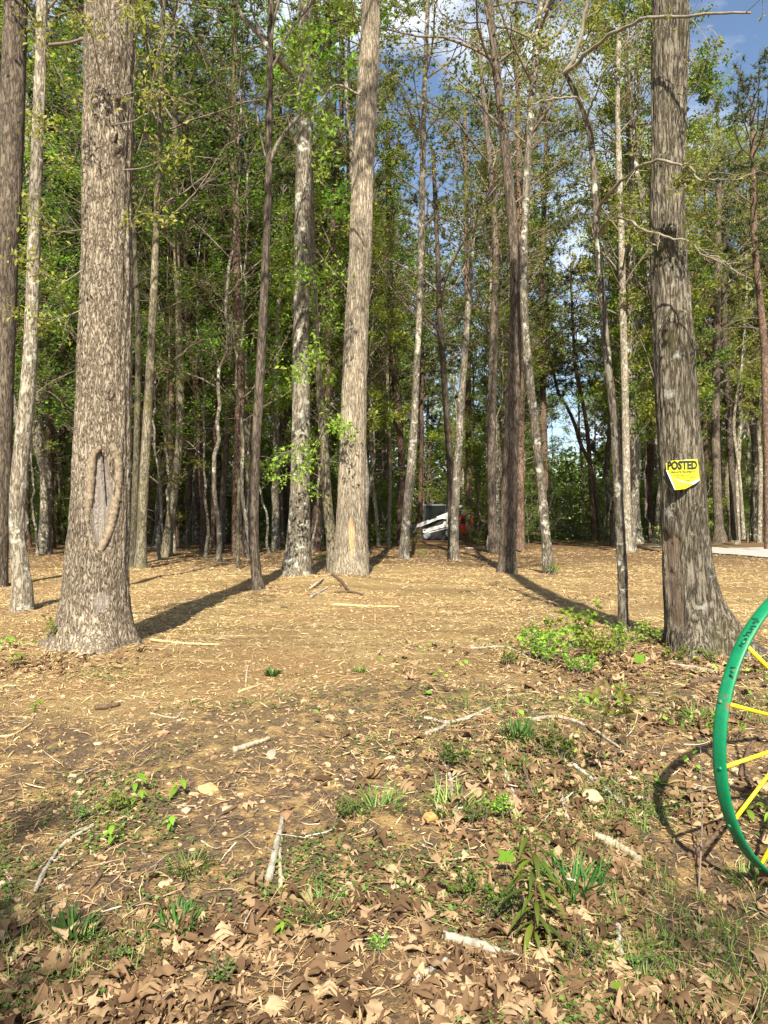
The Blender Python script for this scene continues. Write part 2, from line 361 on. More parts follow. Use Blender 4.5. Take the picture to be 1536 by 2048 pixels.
def pine_geo(axis, rad, t0, rng=R, Lmax=2.4, whorls=16, dead=14, tuft=.22, nt=14, dens=1.0):
    A = axis[None]; n_ = len(rad)
    mb = MB()
    tt = np.repeat(np.linspace(t0, .98, whorls), 4) + rng.normal(size=whorls * 4) * .008; tt = np.clip(tt, 0, .995)[None]
    o, T = along(A, tt); o = o[0]; nl = len(o); q = (tt[0] - t0) / (1 - t0)
    az = rng.uniform(0, 6.283, nl); el = np.radians(rng.uniform(-8, 30, nl))
    d = np.stack([np.cos(az) * np.cos(el), np.sin(az) * np.cos(el), np.sin(el)], -1)
    L = Lmax * (.5 + .8 * np.sin(np.pi * np.clip(.1 + .8 * q, 0, 1))) * rng.uniform(.5, 1.15, nl)
    P1 = grow(o, d, L, 6, .25, .12, rng); V, Q = tubes(P1, (L * .009 + .006)[:, None] * np.linspace(1, .3, 6)[None], 4); mb.add(V, Q)
    P2, L2 = spawn(P1, L, 8, .35, 1.0, (25, 60), .3, 4, .25, .15, rng)
    V, Q = tubes(P2, np.full((len(P2), 4), .006) * np.array([1, .8, .6, .4]), 3); mb.add(V, Q)
    c, _ = along(P2, rng.uniform(.5, 1, (len(P2), 2))); c = c.reshape(-1, 3); c = c[rng.random(len(c)) < dens]
    c = np.repeat(c, nt, 0); dirs = norm(rng.normal(size=(len(c), 3)) + np.array([0, 0, .5]))
    b = norm(np.cross(dirs, rng.normal(size=dirs.shape))); s = (tuft * rng.uniform(.5, 1.1, len(c)))[:, None]; w = .016
    V = np.stack([c - b * w, c + b * w, c + dirs * s], 1).reshape(-1, 3); Tn = np.arange(len(V)).reshape(-1, 3)
    if dead:                            # bare dead branches below the crown
        t = np.sort(rng.uniform(t0 * .28, t0, dead))[None]; o, _ = along(A, t); o = o[0]
        az = rng.uniform(0, 6.283, dead); d = np.stack([np.cos(az), np.sin(az), rng.uniform(-.15, .35, dead)], -1)
        L = rng.uniform(.5, 2.1, dead); P = grow(o, d, L, 6, -.15, .16, rng); v, Q = tubes(P, (L * .007 + .006)[:, None] * np.linspace(1, .35, 6)[None], 4); mb.add(v, Q)
        Pd, _ = spawn(P, L, 4, .2, 1, (25, 60), .35, 4, 0, .2, rng); v, Q = tubes(Pd, np.full((len(Pd), 4), .005) * np.array([1, .8, .6, .4]), 3); mb.add(v, Q)
    return mb, V, Tn

def smooth_line(pts, n):                # Catmull-Rom through pts (k,m) -> (n,m)
    p = np.array(pts, float); k = len(p)
    e = np.vstack([2*p[0]-p[1], p, 2*p[-1]-p[-2]])
    u = np.linspace(0, k - 1.0001, n); i = u.astype(int); t = (u - i)[:, None]
    a, b, c, d = e[i], e[i+1], e[i+2], e[i+3]
    return .5 * (2*b + (c-a)*t + (2*a-5*b+4*c-d)*t*t + (3*b-a-3*c+d)*t**3)

def trunk_mesh(C3, rad, k, disp=.006, sc=9.0, flare=.0, seed=0, carve=None, rows=None):
    """one continuous stem with ridged bark; C3 (n,3) centre line, rad (n,)"""
    n = len(C3); th = np.arange(k) / k * 2 * np.pi
    z = C3[:, 2][:, None]; ct, st_ = np.cos(th)[None], np.sin(th)[None]
    r = rad[:, None] * np.ones((1, k)); z0 = C3[0, 2] + .1
    if flare:
        hb = np.clip((z - z0) / (rad[len(rad)//3] * 5), 0, 1)
        lob = 1 + (1 - hb)**3 * flare * .45 * (np.maximum(0, np.cos(th * 3 + seed))[None]**2 * .9 + .25 * np.cos(th * 5 + seed * 2)[None])
        r = r * lob
    rid = fbm(ct * sc * .9 + seed * 7.3, st_ * sc * .9 + z * 0, z * sc * .22, 3)
    r0 = rad[0]
    ridge = 1 - np.abs(vnoise(ct * rad[:, None] * 42 + seed, st_ * rad[:, None] * 42, z * 7)) * 2
    r = r + disp * rid * 1.2 + disp * np.clip(ridge, -1, 1) * .6 + rad[:, None] * .045 * fbm(ct * 1.4 + seed, st_ * 1.4, z * .9, 2)
    wood = np.zeros_like(r)
    if carve is not None: r, wood = carve(r, wood, C3, rad, th)
    V = np.stack([C3[:, 0][:, None] + r * ct, C3[:, 1][:, None] + r * st_, np.broadcast_to(z, r.shape)], -1).reshape(-1, 3)
    idx = np.arange(n * k).reshape(n, k); a, b = idx[:-1], idx[1:]
    Q = np.stack([a, np.roll(a, -1, 1), np.roll(b, -1, 1), b], -1).reshape(-1, 4)
    return V, Q, wood.ravel()

def px_line(pts, d, ztop, taper_top=.35, n=60):
    """(px, py, width px) from the base upwards at depth d -> centre line, radii, carried on to ztop"""
    P = np.array(pts, float)
    X = (P[:, 0] - CX) / F * d; Z = EYE + (HY - P[:, 1]) / F * d; W = P[:, 2] / 2 / F * d
    L = np.stack([X, Z, W], -1)
    if L[-1, 1] < ztop:
        a, b = L[-2], L[-1]; sl = (b[0] - a[0]) / max(b[1] - a[1], .01); sl = np.clip(sl, -.08, .08)
        zz = np.linspace(b[1], ztop, 4)[1:]
        ext = np.stack([b[0] + sl * (zz - b[1]), zz, b[2] + (b[2] * taper_top - b[2]) * (zz - b[1]) / (ztop - b[1])], -1)
        L = np.vstack([L, ext])
    # resample by height, finer low down
    zs = L[:, 1]; u = np.linspace(0, 1, n)**1.15; zn = zs[0] + (zs[-1] - zs[0]) * u
    S = smooth_line(L, 300)
    x = np.interp(zn, S[:, 1], S[:, 0]); w = np.interp(zn, S[:, 1], S[:, 2])
    return np.stack([x, np.full(n, d), zn], -1), w

def to_local(V, base): return np.asarray(V) - np.asarray(base)

# ------------------------------------------------------------------ the ground: one sheet out to the horizon
def axis_grid(stops):
    out = []
    for a, b, s in stops: out.append(np.arange(a, b, s))
    return np.concatenate(out + [[stops[-1][1]]])
gy = axis_grid([(-400, -60, 34), (-60, -8, 4), (-8, .5, .5), (.5, 1.8, .1), (1.8, 9, .032), (9, 20, .08), (20, 40, .3), (40, 90, 2.0), (90, 700, 40)])
gxp = axis_grid([(0, 3.6, .035), (3.6, 9, .09), (9, 30, .6), (30, 60, 4), (60, 700, 60)])
gx = np.concatenate([-gxp[:0:-1], gxp])
GX, GY = np.meshgrid(gx, gy)
GZ = gh(GX, GY)
def drive_mask(x, y, w=6.0):           # pale gravel drive crossing behind the posted oak
    c = 26.4 + .62 * np.clip(14.5 - x, -60, 40) * 1.0
    return (1 - sstep(w * .8, w, np.abs(y - c))) * sstep(10.2, 11.5, x)
litter = sstep(.0, .35, .9 * sstep(6.2, 3.6, GY + .9 * fbm(GX * .8, GY * .8, 2)) + .55 * sstep(.2, 2.6, GX) * sstep(8.2, 6.2, GY) - .30 * sstep(.5, -1.4, GX) * sstep(2.4, 4, GY) + .35 * fbm(GX * 1.1, GY * 1.1, 4) - .22)
far = .95 * sstep(12, 24, GY + 4 * fbm(GX * .2, GY * .2, 3))
left_far = sstep(17, 24, GY + 2 * fbm(GX * .3, GY * .3, 7)) * sstep(-1.5, -5, GX) * .0
forest = np.clip(far + left_far, 0, 1)
dm = drive_mask(GX, GY + .5 * fbm(GX * .5, GY * .5, 6))
grass_m = np.clip((drive_mask(GX, GY, 7.6) * (1 - dm)) * sstep(-.2, .3, fbm(GX, GY, 8) + .25), 0, 1)
idx = np.arange(GX.size).reshape(GX.shape)
Q = np.stack([idx[:-1, :-1], idx[:-1, 1:], idx[1:, 1:], idx[1:, :-1]], -1).reshape(-1, 4)
def mat_ground():
    m, n, l = newmat('forest_ground')
    out = n.new('ShaderNodeOutputMaterial'); bs = nd(n, 'ShaderNodeBsdfPrincipled', Roughness=.95); bs.inputs['Specular IOR Level'].default_value = .08
    tc = n.new('ShaderNodeTexCoord')
    def att(a):
        x = n.new('ShaderNodeAttribute'); x.attribute_name = a; return x.outputs['Fac']
    def noise(s, d=5.0, r=.6, sc=None):
        x = nd(n, 'ShaderNodeTexNoise', Scale=s, Detail=d, Roughness=r)
        if sc:
            mp = nd(n, 'ShaderNodeMapping'); mp.inputs['Scale'].default_value = sc; mp.inputs['Rotation'].default_value = (0, 0, .2); l.new(tc.outputs['Object'], mp.inputs[0]); l.new(mp.outputs[0], x.inputs['Vector'])
        else: l.new(tc.outputs['Object'], x.inputs['Vector'])
        return x.outputs['Fac']
    def mix(f, a, b):
        x = n.new('ShaderNodeMixRGB')
        if isinstance(f, float): x.inputs[0].default_value = f
        else: l.new(f, x.inputs[0])
        l.new(a, x.inputs[1]); l.new(b, x.inputs[2]); return x.outputs[0]
    def rmp(f, st):
        r = ramp(n, st); l.new(f, r.inputs[0]); return r.outputs[0]
    fine = noise(70, 6, .7); mid = noise(9, 6, .65); big = noise(1.1, 5, .6); streak = noise(3.2, 6, .65, (.35, 1.6, 1))
    chips = rmp(fine, [(.34, (.20, .132, .055)), (.5, (.53, .375, .17)), (.62, (.78, .60, .32))])
    chips2 = rmp(fine, [(.3, (.22, .145, .06)), (.6, (.48, .34, .155))])
    chip = mix(rmp(streak, [(.40, g3(0)), (.54, g3(1))]), chips, chips2)
    red = rmp(fine, [(.3, (.21, .12, .055)), (.6, (.50, .31, .15)), (.75, (.60, .36, .17))])
    chip = mix(rmp(big, [(.48, g3(0)), (.60, g3(.85))]), chip, red)
    soil = rmp(mid, [(.36, (.09, .057, .028)), (.5, (.29, .18, .075)), (.63, (.57, .37, .15))])
    soil = mix(rmp(noise(120, 3, .6), [(.4, g3(0)), (.7, g3(.6))]), soil, rmp(fine, [(.4, (.30, .20, .11)), (.6, (.54, .42, .27))]))
    leafy = rmp(fine, [(.3, (.085, .058, .038)), (.5, (.19, .13, .08)), (.68, (.34, .25, .17))])
    lit = mix(rmp(mid, [(.45, g3(0)), (.58, g3(1))]), leafy, soil)
    pat = rmp(noise(1.1, 6, .7, (.45, 1.5, 1)), [(.47, g3(0)), (.58, g3(.9))]); chip = mix(pat, chip, rmp(fine, [(.3, (.13, .083, .038)), (.5, (.29, .19, .085)), (.68, (.46, .33, .16))]))  # mottled brown patches, with dappled shade also painted into their colour
    col = mix(att('litter'), chip, lit)
    floor = rmp(fine, [(.3, (.07, .04, .02)), (.5, (.17, .105, .052)), (.68, (.34, .22, .12))])  # brown woodland floor, its colour darkened further as painted far shade
    col = mix(att('forest'), col, floor)
    grass = rmp(fine, [(.3, (.05, .08, .02)), (.6, (.14, .19, .05)), (.7, (.35, .30, .15))])
    col = mix(att('grass'), col, grass)
    gravel = rmp(fine, [(.3, (.34, .31, .28)), (.6, (.62, .60, .57))])
    col = mix(att('drive'), col, gravel)
    l.new(col, bs.inputs['Base Color'])
    h = n.new('ShaderNodeMath'); h.operation = 'ADD'; l.new(fine, h.inputs[0]); l.new(mid, h.inputs[1])
    b = nd(n, 'ShaderNodeBump', Strength=1.0, Distance=.06); l.new(h.outputs[0], b.inputs['Height']); l.new(b.outputs[0], bs.inputs['Normal'])
    l.new(bs.outputs[0], out.inputs[0]); return m
ground = mesh_obj('ground', np.stack([GX, GY, GZ], -1).reshape(-1, 3), Q, mat_ground(), None, True,
                  {'litter': litter.ravel(), 'forest': forest.ravel(), 'drive': (dm * .0).ravel(), 'grass': grass_m.ravel()})
tag(ground, 'tan forest clearing floor of wood chips and dry leaves', None, None, 'structure')
# the drive: a sheet just above the ground
def sheet(xs, ys, mask, dz):
    X, Y = np.meshgrid(xs, ys); Z = gh(X, Y) + dz; id_ = np.arange(X.size).reshape(X.shape); k = mask(X, Y) > .5
    kk = k[:-1, :-1] & k[1:, 1:] & k[1:, :-1] & k[:-1, 1:]
    q = np.stack([id_[:-1, :-1], id_[:-1, 1:], id_[1:, 1:], id_[1:, :-1]], -1)[kk]
    u, inv = np.unique(q.ravel(), return_inverse=True)
    return np.stack([X, Y, Z], -1).reshape(-1, 3)[u], inv.reshape(-1, 4)
V, Q = sheet(np.arange(10, 60, .2), np.arange(5, 46, .2), lambda x, y: drive_mask(x, y + .5 * fbm(x * .5, y * .5, 6)), .02)
V[:, 2] += .01
dr = mesh_obj('gravel_drive', V, Q, mat_plain('pale_gravel', (.42, .395, .36), .95, noise=.45, nscale=60, bump=.6, spec=.1)); tag(dr, 'pale gravel drive crossing behind the trees on the right', None, None, 'structure')

# ------------------------------------------------------------------ hand-built trees
# name: base px list upward (x, y, width), depth (None = where its base meets the ground), style
LAND = []       # (px at eye level, short name)
def build_tree(name, label, pts, bark, d=None, ztop=20, k=14, flare=.35, disp=.004, crown=None, cat='tree', rows=70, carve=None, leaf='leafA', bare=None, seed=1, group=None):
    base_px, base_py = pts[0][0], pts[0][1]
    if d is None: d = depth_of(base_px, base_py)
    ln, rad = px_line(pts, d, ztop, n=rows)
    # root flare: the stem goes on below the ground
    down = np.array([[ln[0, 0], ln[0, 1], ln[0, 2] - .25]]); ln = np.vstack([down, ln]); rad = np.concatenate([[rad[0] * 1.15], rad])
    rad = np.maximum(rad, .01)
    base = np.array([ln[1, 0], d, float(gbase(ln[1, 0], d))])
    root = empty(name, base); tag(root, label, cat, group)
    V, Q, W = trunk_mesh(to_local(ln, base), rad, k, disp, 9, flare, seed, carve)
    mesh_obj('trunk', V, Q, M[bark], root, True, {'wood': W})
    L = to_local(ln, base); rng = np.random.default_rng(seed * 13 + 5)
    if crown:
        kw = dict(crown); kind = kw.pop('kind', 'hard'); tw = kw.pop('twig', 'twig')
        if kind == 'pine': mb, LV, LT = pine_geo(L, rad, rng=rng, **kw); lf = 'needle'
        else: mb, LV, LT = crown_geo(L, rad, rng=rng, **kw); lf = leaf
        mb.build('branches', M[tw], root)
        mesh_obj('foliage', LV, None, M[lf], root, False, tris=LT)
    root['_px'] = float(CX + F * L[len(L)//4, 0] / d + F * base[0] / d) if False else 0.0
    del root['_px']
    return root, L, rad, d

HI = dict(t0=.55, nl=20, Lmax=4.5, subs=6, twigs=5, lpt=8, lsize=.10)
def hi(**k): x = dict(HI); x.update(k); return x

# the big scarred oak, left
def carve_scar(r, w, C3, rad, th):
    # facing the camera: th = -90 deg
    z = (C3[:, 2])[:, None]; a = (np.angle(np.exp(1j * (th + np.pi/2 - .42))))[None]
    s = a * rad[:, None]                        # arc length sideways, + towards the right
    d = 6.78; zpx = lambda py: EYE + (HY - py) / F * d - SC_BASE[2]
    zc, hh, ww = zpx(1000), (zpx(905) - zpx(1095)) / 2, .105
    zz = (z - zc) / hh; cx = .012 - .035 * zz - .02
    wloc = ww * np.sqrt(np.clip(1 - zz**2, 0, 1)) ** .8 * (1 - .18 * zz)
    e = np.abs(s - cx) / np.maximum(wloc, 1e-3)
    ins = (np.abs(zz) < 1) * sstep(.95, .72, e)
    r = r * (1 - ins) + (rad[:, None] - .042) * ins
    slot = sstep(.16, .04, np.abs(s - cx - .055 + .02 * zz)/.1) * (zz > -.1) * (zz < .9); r = r - .05 * slot * ins
    w = np.maximum(w, ins)
    # a rubbed pale patch low down
    e2 = np.sqrt(((s - .03) / .085)**2 + ((z - zpx(1197)) / .075)**2) + .3 * fbm(s * 30, z * 30, 1)
    w = np.maximum(w, .9 * sstep(1.0, .7, e2)); r = r - .006 * sstep(1.0, .7, e2)
    # burrs and knots with dark holes
    for (ox, py, rr_, h) in ((.03, 790, .05, .03), (.06, 300, .09, .035), (-.02, 250, .05, .03), (.02, 660, .06, .02), (-.06, 590, .07, .018), (.07, 215, .05, .05), (.02, 130, .07, .02)):
        e3 = np.sqrt(((s - ox) / rr_)**2 + ((z - zpx(py)) / rr_ / 1.2)**2)
        r = r + h * sstep(1.2, .35, e3) * (1 + .9 * fbm(s * 40, z * 40, 3)) - h * 1.5 * sstep(.4, .15, e3)
    return r, w
SC_BASE = (0, 0, float(gbase(-2.6, 6.78)))
tr, L, rad, dd = build_tree('oak_tree', 'thick grey oak with a long oval scar on its flared trunk', [(184, 1312, 215), (186, 1285, 178), (189, 1245, 146), (192, 1180, 127), (196, 1100, 118), (202, 1000, 112), (205, 900, 107), (210, 700, 99), (213, 500, 95), (213, 350, 91), (218, 200, 92), (223, 0, 95)],
    'oak', 6.78, 17, 150, 1.5, .012, hi(t0=.62, nl=24, Lmax=4.8), rows=420, carve=carve_scar, seed=3)
scarred = tr; sc_base = np.array(tr.location)
# the rolled bark lips round the scar
def lip(side, ys):
    P, rr = [], []
    for i, (px, py, w) in enumerate(ys):
        z = EYE + (HY - py) / F * 6.78 - sc_base[2]
        rc = np.interp(z, L[:, 2], rad); cxx = np.interp(z, L[:, 2], L[:, 0])
        ctr = np.array([sc_base[0] + cxx, 6.78]); v = ctr / np.linalg.norm(ctr); p_ = np.array([v[1], -v[0]])
        u = ((px - 3 - CX) / F * 6.78 - ctr[0]) * v[1]; u = np.clip(u, -rc * .93, rc * .88)
        q = (u * p_ - math.sqrt(max(rc**2 - u**2, 1e-4)) * v) * .938; P.append((cxx + q[0], q[1], z)); rr.append(w / 2 / F * 5.4)
    S = smooth_line(np.concatenate([np.array(P), np.array(rr)[:, None]], 1), 70)
    rw = S[:, 3] * (1 + .05 * np.sin(np.arange(70) * 2.1) + .10 * R.normal(size=70))
    rw[0] *= .4; rw[-1] *= .3
    return S[:, :3], rw
mlip = mat_plain('callus_bark', (.29, .225, .155), .9, noise=.6, nscale=40, bump=.6, spec=.1)
for s_, ys in ((0, [(222, 892, 8), (210, 896, 13), (196, 905, 17), (187, 922, 20), (184, 960, 21), (181, 1000, 19), (177, 1030, 15), (179, 1055, 9), (183, 1075, 10), (189, 1098, 15), (196, 1108, 12)]),
               (1, [(224, 888, 8), (231, 900, 16), (239, 918, 21), (241, 955, 22), (238, 990, 21), (232, 1020, 21), (226, 1050, 20), (214, 1080, 19), (203, 1098, 18), (192, 1110, 13)])):
    P, rr = lip(s_, ys); mb = MB(); mb.tube(P, rr, 14); mb.build('bark_lip', mlip, tr)
LAND.append((200, 'scarred oak'))
# young yellow-green oak sprays growing from the trunk
def sprays(root, base, lines, mat, tw, lsize=.05, n=26, r0=.006, spread=.05, rng=None, cl=5, droop=.5):
    rng = rng or np.random.default_rng(5)
    mb = MB(); pts = []
    for Ln in lines:
        P = smooth_line([at(*p) for p in Ln], 14) - base
        mb.tube(P, np.linspace(r0, r0 * .35, 14), 5, False)
        S, LL = spawn(P[None], np.array([np.linalg.norm(P[-1] - P[0])]), max(5, n // 4), .15, 1, (25, 60), .32, 4, .0, .2, rng)
        V, Q = tubes(S, np.full((len(S), 4), r0 * .35), 3); mb.add(V, Q)
        c, _ = along(S, rng.uniform(.4, 1, (len(S), 3))); c2, _ = along(P[None], rng.uniform(.3, 1, (1, n // 3)))
        pts.append(np.repeat(np.concatenate([c.reshape(-1, 3), c2.reshape(-1, 3)]), cl, 0))
    pts = np.concatenate(pts); pts = pts + rng.normal(size=pts.shape) * spread * .4
    LV, LT = leaf_quads(pts, lsize, rng, .3, .5, droop)
    mb.build('side_branches', M[tw], root); mesh_obj('young_leaves', LV, None, M[mat], root, False, tris=LT)
sprays(tr, sc_base, [[(230, 250, 6.5), (290, 225, 6.2), (315, 100, 6.0), (340, 45, 6.0)], [(245, 340, 6.5), (290, 335, 6.2), (340, 310, 6.1), (360, 285, 6.1)], [(250, 190, 6.5), (300, 180, 6.3), (385, 210, 6.2)],
    [(240, 470, 6.6), (280, 430, 6.3), (330, 432, 6.2)], [(165, 210, 6.5), (140, 190, 6.2), (85, 80, 6.0), (55, 15, 6.0)], [(170, 345, 6.5), (130, 330, 6.3), (80, 260, 6.2), (75, 240, 6.2)],
    [(165, 460, 6.5), (110, 460, 6.2), (70, 410, 6.1), (60, 440, 6.0)], [(165, 540, 6.5), (120, 565, 6.3), (75, 535, 6.2), (30, 510, 6.1)], [(200, 150, 6.4), (180, 60, 6.2), (150, 30, 6.1)],
    [(230, 20, 6.5), (260, 10, 6.2), (275, 60, 6.1)], [(165, 620, 6.5), (100, 640, 6.3), (10, 620, 6.2)]], 'leafY', 'twiglight', .045, 30, spread=.13, cl=4)

# the tall straight furrowed tree, centre
def carve_strip(r, w, C3, rad, th):
    z = C3[:, 2][:, None]; a = np.angle(np.exp(1j * (th + np.pi/2 - .06)))[None]; s = a * rad[:, None]
    d = 13.9; b0 = float(gbase(-.62, d)); zp = lambda py: EYE + (HY - py) / F * d - b0
    e = np.sqrt(((s - .0 + .05 * (z - zp(1070))) / (.062 + .0 * z))**2 + ((z - zp(1070)) / .36)**2) + .22 * fbm(s * 22, z * 8, 3)
    ins = sstep(1.05, .85, e); return r - .02 * ins, np.maximum(w, ins)
tr, L, rad, dd = build_tree('furrowed_tree', 'tall straight furrowed tree with a pale stripped patch at its foot', [(698, 1172, 84), (701, 1140, 74), (702, 1090, 66), (703, 1030, 58), (704, 950, 53), (707, 850, 50), (711, 700, 47), (721, 500, 45), (724, 400, 43), (729, 300, 41), (733, 200, 40), (739, 100, 38), (742, 0, 35)],
    'tall', 13.9, 22, 96, .35, .010, hi(t0=.62, nl=16), rows=300, carve=carve_strip, seed=4)
LAND.append((705, 'furrowed tree'))
# the posted oak, right
def carve_posted(r, w, C3, rad, th):
    z = C3[:, 2][:, None]; a = np.angle(np.exp(1j * (th + np.pi/2 + .95)))[None]; s = a * rad[:, None]
    d = 6.5; b0 = float(gbase(2.65, d)); zp = lambda py: EYE + (HY - py) / F * d - b0
    top = zp(1068) - .35 * np.clip(s, 0, 1) + .03 * fbm(s * 20, z * 0 + 2)
    wid = .085 + .012 * fbm(z * 9, z * 0 + 4)
    ins = sstep(wid + .01, wid - .01, np.abs(s + .01 - .10 * (zp(1150) - z) * .3)) * sstep(top + .02, top - .015, z) * sstep(zp(1262), zp(1240), z)
    ins = ins * (1 - sstep(.1, .6, fbm(s * 14, z * 9, 5)) * .8)
    r = r * (1 - ins) + (rad[:, None] * (1 + .0 * z) - .022) * ins
    # the long root on the right
    hb = np.clip((zp(1130) - z) / (zp(1130) - zp(1290)), 0, 1.3)
    a2 = np.angle(np.exp(1j * (th - math.radians(-38))))[None]
    r = r + .30 * hb**2.2 * np.exp(-(a2 / .36)**2) + .12 * hb**2 * np.exp(-((a2 + 1.3) / .4)**2)
    for (ox, py, rr_, h) in ((-.02, 905, .03, .015), (.09, 640, .05, .02), (-.07, 330, .05, .03), (.0, 470, .05, .02), (-.10, 1030, .04, -.03)):
        e3 = np.sqrt(((s - ox - .12) / rr_)**2 + ((z - zp(py)) / rr_)**2); r = r + h * sstep(1.2, .4, e3)
    return r, np.maximum(w, ins)
tr, L, rad, dd = build_tree('posted_oak', 'mossy oak carrying the yellow posted sign, bark stripped near its root', [(1392, 1290, 122), (1388, 1250, 112), (1382, 1200, 104), (1374, 1120, 94), (1369, 1050, 88), (1364, 950, 84), (1357, 850, 80), (1348, 700, 77), (1342, 600, 72), (1337, 500, 67), (1334, 400, 64), (1336, 300, 62), (1338, 200, 64), (1341, 0, 68)],
    'posted', 6.5, 16, 140, .25, .011, hi(t0=.66, nl=14, Lmax=4), rows=400, carve=carve_posted, seed=6)
posted, pL, prad = tr, L, rad; p_base = np.array(tr.location); LAND.append((1365, 'posted oak'))

